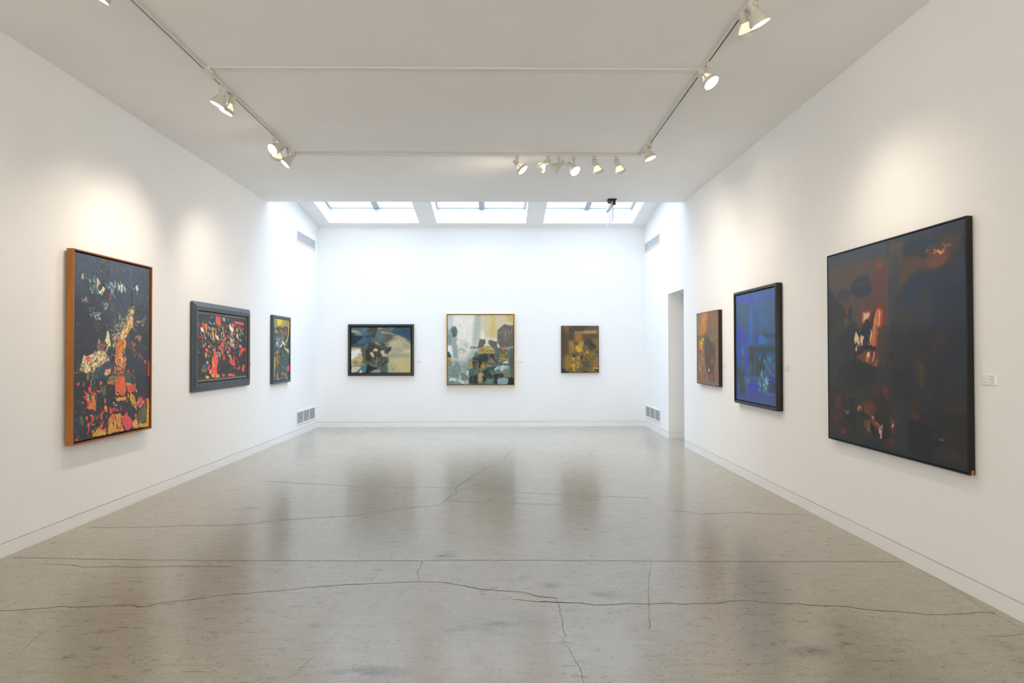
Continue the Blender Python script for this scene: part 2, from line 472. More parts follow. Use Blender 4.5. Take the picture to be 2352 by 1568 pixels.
# ------------------------------------------------------------------ paintings: pigment laid on a fine canvas mesh
def vnoise(rs, h, w, gy, gx):
    gy = max(2, int(gy)); gx = max(2, int(gx))
    g = rs.rand(gy + 1, gx + 1)
    y = np.linspace(0, gy - 1e-6, h); x = np.linspace(0, gx - 1e-6, w)
    yi = y.astype(int); xi = x.astype(int)
    fy = (y - yi)[:, None]; fx = (x - xi)[None, :]
    fy = fy * fy * (3 - 2 * fy); fx = fx * fx * (3 - 2 * fx)
    a = g[yi][:, xi]; b = g[yi][:, xi + 1]; c = g[yi + 1][:, xi]; d = g[yi + 1][:, xi + 1]
    return (a * (1 - fx) + b * fx) * (1 - fy) + (c * (1 - fx) + d * fx) * fy

def blur(m, r):
    for ax in (0, 1):
        for _ in range(2):
            k = 2 * r + 1
            p = np.pad(m, [(r + 1, r) if a == ax else (0, 0) for a in (0, 1)], mode='edge')
            c = np.cumsum(p, axis=ax)
            m = (c[k:] - c[:-k]) / k if ax == 0 else (c[:, k:] - c[:, :-k]) / k
    return m

def polymask(px, py, X, Y):
    inside = np.zeros(X.shape, bool)
    n = len(px); j = n - 1
    for i in range(n):
        dy = py[j] - py[i]
        if dy != 0:
            c = ((py[i] > Y) != (py[j] > Y)) & (X < (px[j] - px[i]) * (Y - py[i]) / dy + px[i])
            inside ^= c
        j = i
    return inside

def render_canvas(key, nu, nv):
    a = ART[key]
    rs = np.random.RandomState(sum(map(ord, key)))
    img = np.ones((nv, nu, 3)) * np.array([int(a['base'][i:i + 2], 16) / 255 for i in (0, 2, 4)])
    U, V = np.meshgrid((np.arange(nu) + .5) / nu, (np.arange(nv) + .5) / nv)
    wu = vnoise(rs, nv, nu, 26, 26) + .6 * vnoise(rs, nv, nu, 70, 70) - .8
    wv = vnoise(rs, nv, nu, 26, 26) + .6 * vnoise(rs, nv, nu, 70, 70) - .8
    asp = a['qw'] / a['qh']
    rgb = lambda c: np.array([int(c[i:i + 2], 16) / 255 for i in (0, 2, 4)])
    def fill(pts, col, soft, warp, alpha):
        pu = pts[:, 0]; pv = pts[:, 1]
        mg = soft / 1000 * 2 + warp / 1000 + .006
        i0 = max(0, int((pv.min() - mg) * nv)); i1 = min(nv, int((pv.max() + mg) * nv) + 2)
        j0 = max(0, int((pu.min() - mg / asp) * nu)); j1 = min(nu, int((pu.max() + mg / asp) * nu) + 2)
        if i1 <= i0 or j1 <= j0: return
        sl = (slice(i0, i1), slice(j0, j1))
        X = U[sl] + wu[sl] * warp / 1000 / asp; Y = V[sl] + wv[sl] * warp / 1000
        m = polymask(pu, pv, X, Y).astype(float)
        r = int(round(soft / 1000 * nv * .75))
        if r > 0 and min(m.shape) > 3:
            m = blur(m, min(r, max(1, min(m.shape) // 2)))
        m = (m * alpha)[..., None]
        img[sl] = img[sl] * (1 - m) + rgb(col)[None, None] * m
    for ln in a['ops'].split('\n'):
        if ln[0] == 'G':
            _, amp, su, sv = ln.split()
            n = vnoise(rs, nv, nu, float(sv), float(su)) * .6 + vnoise(rs, nv, nu, float(sv) * 2.2, float(su) * 2.2) * .4
            st = vnoise(rs, nv, nu, float(sv) * .35, float(su) * 1.6)
            img *= (1 + (n - .5) * float(amp) * 2 + (st - .5) * float(amp))[..., None]
            continue
        hd, pt = ln.split(':')
        h = hd.split(); pts = np.array([list(map(float, q.split(','))) for q in pt.split()]) / 1000
        if h[0] == 'P':
            fill(pts, h[1], float(h[2]), float(h[3]), float(h[4]))
        else:
            n, L, W_, an, sp, al = int(h[1]), float(h[2]), float(h[3]), float(h[4]), float(h[5]), float(h[6])
            pal = h[7].split('|')
            lo = pts.min(0); hi = pts.max(0)
            k = 0; tries = 0
            while k < n and tries < n * 20:
                tries += 1
                c = lo + rs.rand(2) * (hi - lo)
                if not polymask(pts[:, 0], pts[:, 1], np.array([[c[0]]]), np.array([[c[1]]]))[0, 0]: continue
                k += 1
                t = math.radians(an + (rs.rand() - .5) * 2 * sp)
                l = L * (.5 + rs.rand()) / 2; b = W_ * (.5 + rs.rand()) / 2
                dx, dy = math.cos(t), math.sin(t)
                q = []
                for sx, sy in ((-1, -.7), (-.3, -1), (.8, -.8), (1, .3), (.2, 1), (-.8, .7)):
                    x = dx * l * sx - dy * b * sy; y = dy * l * sx + dx * b * sy
                    q.append((c[0] + x / a['qw'], c[1] + y / a['qh']))
                fill(np.array(q), pal[rs.randint(len(pal))], .6, 3, al * (.6 + .4 * rs.rand()))
    # drag the wet paint a little so that edges feather along the brush
    amp = a.get('drag', 5) / 1000 * nv
    dy = (vnoise(rs, nv, nu, 34, 60) - .5) * 3 * amp + (vnoise(rs, nv, nu, 90, 190) - .5) * 2.4 * amp
    dx = (vnoise(rs, nv, nu, 60, 40) - .5) * 2 * amp + (vnoise(rs, nv, nu, 190, 90) - .5) * 1.4 * amp
    ii, jj = np.meshgrid(np.arange(nv), np.arange(nu), indexing='ij')
    drag = img[np.clip((ii + dy).round().astype(int), 0, nv - 1), np.clip((jj + dx).round().astype(int), 0, nu - 1)]
    img = drag * .8 + img * .2
    img = np.clip(img, 0, 1)
    linr = np.where(img <= .04045, img / 12.92, ((img + .055) / 1.055) ** 2.4)
    return linr, img.mean(2)

ART = {
'L1': dict(base='434b5a', drag=3, qw=173.6, qh=405.9, ops='''P 3e4450 33 5 .9:-8,186 487,172 494,507 0,507
P 33333c 33 7 .9:-7,236 260,239 441,374 329,507 0,507
P 3b3c44 22 5 .8:319,5 416,-12 451,65 354,134 304,77
P 3c4a60 18 4 .7:660,14 753,21 755,121 662,112
P 4a5a6e 9 2 .7:425,20 459,21 456,90 435,92
P 4a6076 9 2 .6:688,38 730,38 726,92 694,91
P 384550 22 5 .8:454,171 718,154 720,253 489,264
P 333640 18 5 .8:136,142 370,119 454,214 184,250 152,210
P 3a4048 14 5 .8:757,252 982,242 976,508 762,507
R 260 5.9 1.3 80 25 .5 4c5566|3a4252|48505e|343a46|56606c|3c4658:-5,6 988,1 996,508 7,507
R 90 8.8 1.5 85 12 .5 3f5068|4a5f78|39485c:-5,6 988,1 992,281 2,319
R 70 3.8 1.2 60 50 .9 16171b|2a2622|5a5648|857a66:295,7 400,-10 418,79 304,77
R 40 3.8 1.2 60 50 .9 14151a|26231f|6e6a50|57604c:519,52 616,44 635,92 537,91
R 60 3.8 1.2 70 50 .8 14151a|1e2026:801,48 978,34 983,301 758,309
R 110 3.2 1.2 60 60 .8 1a1b20|2a2620|4c443c|6b5c4c:130,205 338,164 439,266 264,414 142,416
P 3d6a6e 1 2 .9:96,95 116,111 146,133 178,154 185,152 155,130 125,108 102,93
P 4f7a76 1 2 .9:107,108 136,128 164,148 168,146 143,126 111,106
P b6a488 1 1 1:87,109 102,107 107,119 121,128 110,137 80,135
P c8613c 1 2 1:100,126 115,130 119,127 105,123
P e6dcc0 0 2 1:93,110 92,120 97,120 98,109
P d8c9a0 0 2 1:163,128 186,151 208,136 203,135 191,147 168,126
P 8a4a34 0 2 1:179,133 198,147 203,146 183,132
P e0d5b0 0 2 1:218,123 220,152 228,152 226,122
P 9fb0a4 0 2 1:226,109 237,115 247,124 252,123 244,113 230,107
P 3f6666 2 2 .9:166,154 274,143 283,181 279,210 183,205
R 50 5.9 1.3 70 30 .95 e2d7b4|6f8c86|2a3436|a8a88e|3f6a6c|d8c9a0:166,147 281,111 299,202 190,208
P e6dab4 0 2 1:262,123 267,154 262,168 271,168 281,153 272,122
P 20242a 0 2 1:248,131 253,145 260,144 255,130
P e8dcb8 0 2 1:270,127 298,146 305,144 277,124
P c97a3c 0 2 1:297,135 309,157 319,156 307,133
P f0e6c6 0 2 1:289,131 282,149 290,149 298,131
P ead9a0 0 2 1:270,184 292,201 303,203 311,199 306,195 280,180
P efe3b8 0 2 1:312,202 353,164 339,162 298,200
P f2e8c4 0 2 1:326,209 366,167 356,166 316,207
P 9a8a5c 0 2 1:317,198 345,175 340,174 312,197
P 3c6e7c 1 2 .95:271,168 277,217 284,216 278,167
P 5e8e9a 1 2 .9:235,111 272,182 278,181 241,110
R 60 6.7 1.3 85 25 .95 5b8796|8fb4b8|3c5c6c|c9d6cc|2e4452:362,137 521,122 504,160 379,161
P 6fa3b4 0 2 1:423,168 449,190 492,220 499,218 459,187 430,166
P 4c7e92 0 2 1:433,166 489,206 496,204 440,163
P a4c2c0 0 2 1:435,172 460,189 464,188 439,171
R 30 5.9 1.3 80 20 .95 5b8796|a8c4c4|3c5c6c:419,133 470,129 470,170 428,172
R 80 8.8 1.3 88 10 .95 d8dcc8|5f8fa2|2c3e4c|8fb0b4|3b5a6e|e8e0c0:521,130 644,121 645,170 539,176
P e2e2c8 0 2 1:572,134 575,176 587,175 585,133
P dcdcc0 0 2 1:543,143 552,159 560,158 551,142
R 50 5.3 1.2 40 50 .9 3c5468|6a8fa0|26323e|8aa8a8:636,129 765,136 756,160 645,166
P c8cdb4 1 2 1:783,125 812,119 827,140 798,157 784,142
P 9cb0a4 0 2 1:744,154 786,132 780,130 739,152
P b6524a 0 2 1:788,157 809,173 820,170 799,154
P d08878 0 2 1:799,169 809,190 814,189 804,168
P 6e97a4 1 2 .9:835,178 889,184 892,180 838,174
R 14 3.5 1.2 40 50 .9 5b7c88|9ab0ac|20262c:940,176 975,178 971,198 941,200
P 8a4434 0 2 1:419,202 432,231 444,229 431,201
P c66040 0 2 1:417,221 444,231 449,228 422,219
P b88a5a 0 2 1:434,194 448,222 453,221 440,193
R 120 3.8 1.5 60 70 .95 7f9aa8|c2d0d4|46586a|5a4a3c|94a6ae|24282e:332,246 422,249 423,292 349,291
R 90 3.8 1.5 60 70 .95 6d8896|b2c4cc|3a4656|4e4238|20242a:169,288 230,286 231,331 178,333
R 90 4.4 1.5 60 60 .95 6d98a0|a8c8cc|37525a|4e4a38|d0d8d0:223,310 309,304 318,346 247,348
R 60 3.8 1.3 60 60 .9 6a5c50|2a2a2c|51483e|8a7860:405,249 489,249 490,293 423,292
R 70 4.4 1.3 60 50 .8 5e5248|8a7a62|26262a|46403c:232,355 326,367 311,409 233,411
R 26 3.8 1.2 50 60 .9 9aa8b0|5a5048|d0d0cc:86,238 161,234 161,261 94,264
P 12151a 0 2 1:722,158 725,200 721,253 729,253 736,199 730,157
P 1c2226 0 2 1:740,230 745,252 751,252 746,229
P e0cf98 1 3 .9:693,262 748,258 758,290 740,325 759,336 703,326 693,292
R 130 5.0 1.5 70 50 1 e9dba6|c8a560|6a5c3c|20262a|f0e6c0|a88a50|3a4030:683,255 767,251 768,343 667,346 657,313
P e4c78a 2 3 1:685,323 735,329 745,363 695,406 624,452 562,460 570,419 631,370
R 150 8.8 2.1 125 20 1 f2e2b0|e0b878|d8923c|f4ecc8|b87a3c|e06a3c|6a5430:676,327 745,348 723,390 624,460 554,457 579,412 631,370
P e0562e 0 2 1:635,402 591,436 603,439 647,405
P f4e8c8 0 2 1:660,380 601,425 576,448 583,450 610,427 666,381
P d65a34 0 2 1:746,376 784,398 793,395 755,373
P e8d8ac 0 2 1:733,364 757,402 763,401 739,363
R 70 7.3 1.3 110 30 1 c8b884|8a8a5e|20282a|e8dcb0|4a5440:492,373 666,316 667,358 578,390 484,403
R 60 8.8 1.2 80 30 1 b8ae80|3a4438|22282c|8a8a60|e0d8b0:542,309 603,307 631,362 552,357
P 6e7050 0 2 1:540,321 567,364 572,364 544,320
P e0d4a8 0 2 1:597,342 668,317 665,315 593,340
P c8bf90 0 2 1:787,341 855,344 920,331 916,328 854,338 788,337
P b9b482 0 2 1:927,296 931,343 938,342 934,295
P a8a070 0 2 1:794,336 833,350 838,348 799,334
P 96b0ac 0 2 1:766,352 814,378 819,376 771,350
P 16191d 0 2 1:828,350 843,369 857,367 842,348
P c8cdb8 0 2 1:874,362 904,361 904,358 874,358
R 30 4.4 1.2 60 50 1 c8bf90|2a3230|8aa49c|4a5a50:778,332 933,327 933,366 788,366
P dcc9a8 0 2 1:772,441 848,427 844,423 768,438
P b65a3c 2 2 1:799,441 837,431 861,442 856,462 818,458
P e8e0c8 0 2 1:851,431 854,458 859,458 857,430
P b87a5c 0 2 1:872,435 907,451 913,448 879,433
P 7e3c34 4 3 .8:939,386 974,385 974,409 939,406
P 2d3b34 7 5 .8:704,387 760,386 761,474 697,474
P 28372f 9 5 .7:885,411 984,409 986,481 876,481
P e6d49c 1 2 1:400,401 419,422 435,465 444,497 402,490 361,462 381,447 388,422
P f4ecc8 0 2 1:401,408 395,447 374,461 380,462 404,448 408,408
P 3a3a2c 0 2 1:425,433 441,483 446,483 430,432
P e8dcb0 0 2 1:406,462 417,494 424,493 413,461
P c8b67c 2 2 .9:285,455 301,455 306,507 266,507 281,483
P ece2b8 0 2 1:288,457 287,504 293,504 293,457
P 5a4a44 2 2 .9:305,466 377,462 378,507 310,507
P a04038 0 2 1:347,477 361,488 369,486 355,475
R 50 7.3 1.3 80 20 1 e8dcac|6a6444|2a3030|b8a870:451,465 511,464 503,507 461,507
P 6e6a6a 3 3 .8:451,432 562,420 562,456 468,461
R 60 5.3 1.3 120 40 1 e8dcc0|c85a3c|7aa0a0|2a3030|d8b080:451,432 561,416 562,460 468,461
P c8643a 2 2 1:554,460 651,452 642,482 625,507 529,507
R 70 5.9 1.8 90 30 1 e8a03c|d8703a|f0b850|c04a34|3a3020:528,460 651,456 643,507 520,507
P d8c68c 0 2 1:639,463 631,504 637,505 645,463
R 70 5.3 1.5 80 40 1 a04a38|20282c|5a3a34|2c3c34|d89a80:706,463 780,462 781,507 716,507
P a8a890 0 2 1:711,475 753,469 751,467 709,473
P 292c33 15 4 1:-6,673 995,675 995,1002 2,999
P 2d3038 15 6 .9:-6,505 257,505 183,694 -2,700
P 2e3944 15 6 .9:641,505 981,497 987,812 787,802 645,695
P 28323e 11 4 .9:785,669 984,675 987,816 816,803
P 2b3a30 9 4 .9:-3,643 92,656 85,697 5,700
R 160 7.5 1.8 85 20 .6 343a44|20242a|303c48|262a30|3a4636|2a3c34:-3,646 989,651 995,1002 2,999
P 8a6a52 2 3 .9:281,483 370,483 355,519 290,530
R 60 6.0 1.3 95 30 1 6a5a48|3a3430|a08a68|8a4038:281,483 387,483 363,526 282,533
P e2d3a0 1 3 1:112,550 180,547 274,523 355,526 423,571 356,588 260,615 237,643 212,607 182,638 84,632 76,618
R 230 8.4 1.9 60 60 1 f2e8c4|e6d49a|c8a45c|5a5036|d8b878|f6f0d8|7a6a44|d88a4c:112,550 180,550 282,523 355,526 423,571 340,591 260,615 237,639 182,634 84,632 80,614
P dd5038 1 1 1:123,557 176,552 181,583 135,571
P 7a3c2c 0 2 1:176,554 200,579 208,578 184,553
P c8603c 0 2 1:206,551 222,569 232,567 216,550
P f4ecd0 0 2 1:112,554 149,593 178,631 186,630 160,591 119,552
P f0e4c0 0 2 1:112,553 92,587 76,628 84,629 104,588 120,554
P 3a3c30 0 2 1:129,582 175,601 277,567 273,564 172,597 133,580
P f6efd6 0 2 1:136,596 160,634 173,633 150,594
P dcaa58 0 2 1:96,604 89,626 101,627 108,605
P 20201e 0 2 1:111,608 114,626 122,626 118,608
P efe3bc 0 2 1:199,605 279,589 392,550 385,547 271,584 195,601
P d8a86c 0 2 1:278,555 311,592 320,590 287,554
P 4a4838 0 2 1:256,555 289,599 341,581 338,580 293,596 261,554
P e8dcb0 0 2 1:368,542 423,574 431,571 375,540
P ece0b8 0 2 1:408,482 359,544 368,545 417,483
P dcd0a0 0 2 1:468,483 482,509 489,508 475,482
P cfa060 0 2 1:148,637 156,679 164,679 155,637
P d89a50 0 2 1:171,641 172,676 179,676 178,641
P 2c2c2a 0 2 1:163,644 165,679 170,679 168,644
P 24303a 3 3 .9:421,505 507,497 500,594 431,578
R 60 6.0 1.3 90 40 .9 1c2228|3c4a4c|22303a|7a3c34|8a9a94:404,505 498,497 500,594 373,592
P cd6a36 2 3 1:520,490 604,482 623,505 579,558 508,549 507,516
R 170 6.0 1.9 95 35 1 e8a03c|df6a38|f0b84c|c8502f|e8c070|8a4a2a|e87a3a:507,482 622,482 597,558 588,592 500,587 491,549
P e8d890 0 2 1:624,512 624,539 632,539 631,512
P d0642f 2 3 1:499,553 642,558 652,593 580,595 500,590
R 130 6.0 1.8 90 45 1 e8843c|df5c34|f0c88c|a04428|e8a050|2e3430|f0e0b8:499,557 651,558 652,593 616,641 536,639 491,590
R 150 6.0 1.8 90 45 1 e8843c|df6034|e8c090|a04428|d8703a|30342c|c0a070:475,623 535,598 625,607 626,672 528,684 467,667
P 46503c 3 3 .9:467,649 545,651 546,692 400,709 391,687
R 70 6.0 1.8 95 35 1 c8903c|6a6a44|3a4a38|d8843c|e0b060:400,680 510,654 528,691 477,715 409,709
P d8703c 1 2 1:408,695 459,700 460,715 409,707
P e8a080 1 2 1:373,625 424,626 433,644 399,658 366,646
R 50 5.4 1.6 60 60 1 f0dca8|e06040|d8a050|f2ead0:365,624 441,626 433,655 374,657
P df5f3e 1 3 1:550,670 599,671 640,678 641,729 664,742 628,786 583,783 547,767 512,758 494,735 494,712 529,706
R 60 10.5 2.4 80 25 .6 e86a40|d4503a|e07a44|ea7a50:502,690 636,687 637,779 530,755
P e25858 1 1 1:494,711 529,706 529,725 503,731
P dd5a44 1 2 1:664,730 748,722 786,747 777,766 711,775 674,765
P e0505c 1 1 1:753,742 786,743 787,761 756,759
P d8a038 1 1 1:645,714 673,712 719,717 715,729 673,731 650,726
P d9a63e 1 1 1:772,723 786,720 786,735 772,735
P d8a840 1 1 1:787,755 814,758 811,775 787,772
P dca63c 1 2 1:503,754 530,770 556,775 548,782 513,776 497,764
P e0a03e 1 2 1:517,791 656,795 656,814 575,809 531,818 518,806
P e08440 1 1 1:647,792 658,814 611,808 619,793
P dca23a 1 1 1:725,775 773,797 793,833 813,889 789,876 741,849 707,813 702,786
P dfa840 1 2 1:672,777 677,800 691,800 686,777
P d8502f 1 1 1:27,695 49,690 71,691 71,705 53,702
P dc5034 1 2 1:115,679 106,711 118,712 127,680
P f04a62 1 1 1:172,714 207,715 206,747 185,749 172,735
P e8643c 1 1 1:302,694 336,696 334,713 302,712
P dc5034 1 2 1:283,711 279,720 285,721 289,712
P ee4a4a 1 1 1:335,724 337,739 311,755 275,757 271,743 311,741
P 3c7040 2 2 1:347,714 384,719 384,748 360,783 336,771 335,746
P 8a8a3c 1 2 .9:378,719 356,779 364,780 386,719
P 2e5038 4 3 .9:215,716 278,718 263,750 224,751
P df4a3c 1 1 1:112,727 146,744 166,748 186,788 190,816 163,811 151,793 117,777 121,764 155,769 139,754
P e8703c 1 2 1:216,747 271,757 264,789 264,824 264,852 249,842 156,835 152,814 186,819 193,792 224,790 212,765
R 90 5.4 1.9 85 35 1 e8923c|e05438|c8a03c|8a5a2c|e8a850|e86a40|3a4030:200,754 267,757 265,842 156,835 156,810 209,800
R 40 3.9 1.5 60 60 1 c8d0c0|7a9a90|30403c|d8b8a0:139,758 193,760 193,788 155,786
P c8502f 1 1 1:88,793 133,797 129,807 88,803
P df6038 1 1 1:363,787 384,791 382,820 364,816
P e8703c 1 1 1:365,828 407,833 405,874 370,863 362,841
P e2484a 1 1 1:437,849 505,850 514,869 471,873 438,882 429,870 428,852
P d8a03c 1 1 1:438,842 454,845 450,854 435,851
P dd4452 1 1 1:523,855 549,856 548,869 523,870
P df484e 1 1 1:571,835 589,844 594,874 572,888 576,858
P e0582f 1 1 1:317,859 337,850 342,879 339,907 322,908
P e8d0c0 1 2 1:342,852 346,869 354,869 349,852
P 2d3f7a 2 1 1:367,884 392,893 388,911 371,903
P c83c58 1 1 1:262,880 278,881 276,901 262,898
P 2f6a3c 2 1 1:242,875 262,870 262,901 243,900
P ee4a50 1 1 1:195,868 226,869 235,892 227,913 208,908 219,888 191,875
P d9602f 1 1 1:195,910 212,919 251,923 251,932 204,927
P df5a38 1 1 1:140,875 166,875 167,896 141,892
P 4a5a34 3 3 1:71,863 123,881 124,922 98,930 76,904
P 9a7a2c 1 2 .7:81,871 101,907 110,906 90,871
P e84852 1 1 1:169,912 187,913 188,951 178,964 170,946
P 24407a 3 2 .9:18,910 29,917 40,952 34,971 22,957
P 1f3a3a 3 2 .9:1,968 34,971 49,993 2,999
P d83c50 1 1 1:34,982 48,980 60,994 49,996 33,993
P d84a3a 1 1 1:-3,628 18,628 17,638 -2,640
P d9a63a 1 3 1:283,956 381,957 398,991 381,993 217,992 229,976
P df6038 1 2 1:363,909 348,944 323,956 267,955 299,943 331,928
P e85048 1 1 1:356,959 396,959 389,972 356,971
P dc4a40 1 1 1:205,956 224,954 248,964 236,975 213,971
P 306038 1 1 1:251,939 275,941 275,959 244,956
P dba43c 1 2 1:430,903 515,887 585,892 595,927 578,948 605,969 632,990 415,993 397,966
R 150 9.0 2.1 85 30 1 e8a83c|e0743c|d8b040|f0b850|c8903c|e85c40|8a6a2c:429,900 585,892 596,983 423,990 406,956
P e06c3c 1 2 1:471,877 515,899 507,928 464,917 413,920 446,901
P e2553f 1 2 1:586,904 649,897 648,878 676,882 676,903 733,930 658,920 595,923
P e0505c 1 2 1:604,922 677,922 733,930 752,947 753,977 687,995 651,988 623,963 595,938
P d84a3c 1 1 1:516,962 587,964 587,979 517,976
P 252c36 2 2 1:380,936 422,932 406,956 415,986 394,991 397,970
P 5c5a36 1 2 1:828,890 967,843 969,959 849,970 824,937
P 6a6444 1 2 .9:887,878 957,867 953,930 898,938
P d8a040 1 1 1:966,823 997,817 995,1002 849,993 819,948 868,971 959,975 968,923
P e6d6a0 1 2 1:966,883 964,963 969,964 972,884
P e8e4cc 0 2 1:836,946 856,970 828,975 831,977 865,971 841,945
P 20242a 1 1 1:819,944 850,958 849,978 829,972
P d8a044 1 2 1:752,950 809,932 839,977 849,993 753,993
P dd5a48 1 1 1:780,906 809,906 811,928 790,930 778,921
P e0464e 1 2 1:798,837 832,831 836,804 895,811 901,831 876,862 847,864 803,857
P efe6d0 0 2 1:833,820 831,830 801,838 804,841 838,833 839,820
P f0e8d4 0 2 1:897,827 892,850 845,868 834,862 830,864 849,871 900,852 904,828
P e0505c 1 1 1:904,835 926,825 938,843 926,859 904,855
P d85a38 1 1 1:946,822 982,822 977,840 946,834
P e8464c 1 1 1:978,614 1001,610 1000,679 979,679
P c0783c 1 1 1:978,586 995,578 996,610 978,606
R 70 6.6 1.6 90 35 .9 5a4038|2a3838|c8563c|3c5a44|9a5a44:634,611 765,629 776,700 654,711 635,672
P 3a5a58 4 3 .8:653,646 699,647 719,713 663,711
P cc5038 1 1 1:667,637 694,636 695,655 672,654
P c85a48 1 2 1:750,633 749,648 759,649 761,633
P b8583c 1 2 .9:713,655 713,675 724,675 724,656
R 60 6.0 1.6 70 40 1 a04634|2c3a3a|6a3a34|d07a5c|3a4a44:715,481 840,505 911,553 911,577 764,571 734,505
P cb6440 1 2 1:837,550 892,572 901,569 846,546
P e8e0d8 0 2 1:824,554 839,558 844,554 829,550
P d0404a 1 1 1:911,577 947,579 942,601 912,599
P b0a890 0 2 1:918,493 933,499 937,498 922,492
P 8a8a60 1 2 .9:913,513 933,501 927,500 907,512
P 3c3c2c 7 4 .8:902,612 978,614 974,674 913,681
R 60 6.0 1.3 85 40 .9 8a9a94|20262c|46524c|c0c8b8:182,652 292,619 294,712 191,708
R 50 3.6 1.2 60 60 .9 46524c|8a9a8c|181c20|a06048:17,596 105,587 121,640 33,647
R 60 6.0 1.3 90 20 .9 1a2f5c|22427a|2b3c40:3,888 46,892 48,966 12,963
R 80 7.5 1.5 80 25 .7 24405c|2c3a50|1e2a38|3a4a5c:513,810 788,825 751,916 531,848
P 22282c 3 2 .9:392,716 494,716 513,780 505,839 428,841 394,810
P 24282e 3 2 .9:263,757 360,769 358,862 322,870 265,849
R 12 5.1 1.3 60 60 1 d8d8c8|50605c:479,819 513,821 514,839 479,837
R 60 5.1 2.4 90 30 .95 df5a38|e8703c|d8a03c|c8403c|dc4a50|8a3a2c:5,673 787,755 791,988 13,990
R 50 7.5 2.4 90 12 .95 23282e|2a3138|262c34|2c3a38:5,673 786,716 790,950 13,990
R 24 3.9 1.6 90 20 .95 e8603c|e8484c|d9a63c:96,834 395,832 397,941 151,952
R 40 3.6 1.3 90 30 .9 2f6a3c|2c4a6a|3a7a5a|28406a:5,687 392,701 398,991 12,983
R 120 5.0 1.2 80 30 .55 52647a|5a6e84|46566e|6a7c8e:2,18 978,14 982,282 327,377 12,418
R 70 4.4 1.0 60 60 .9 16181d|1c2026|101216:2,18 978,14 984,401 13,485
R 60 5.9 1.3 70 50 .9 d8c89a|e8dcb4|b8a478|c87a4c:375,369 666,294 759,328 597,452 410,483
G .16 90 130'''),
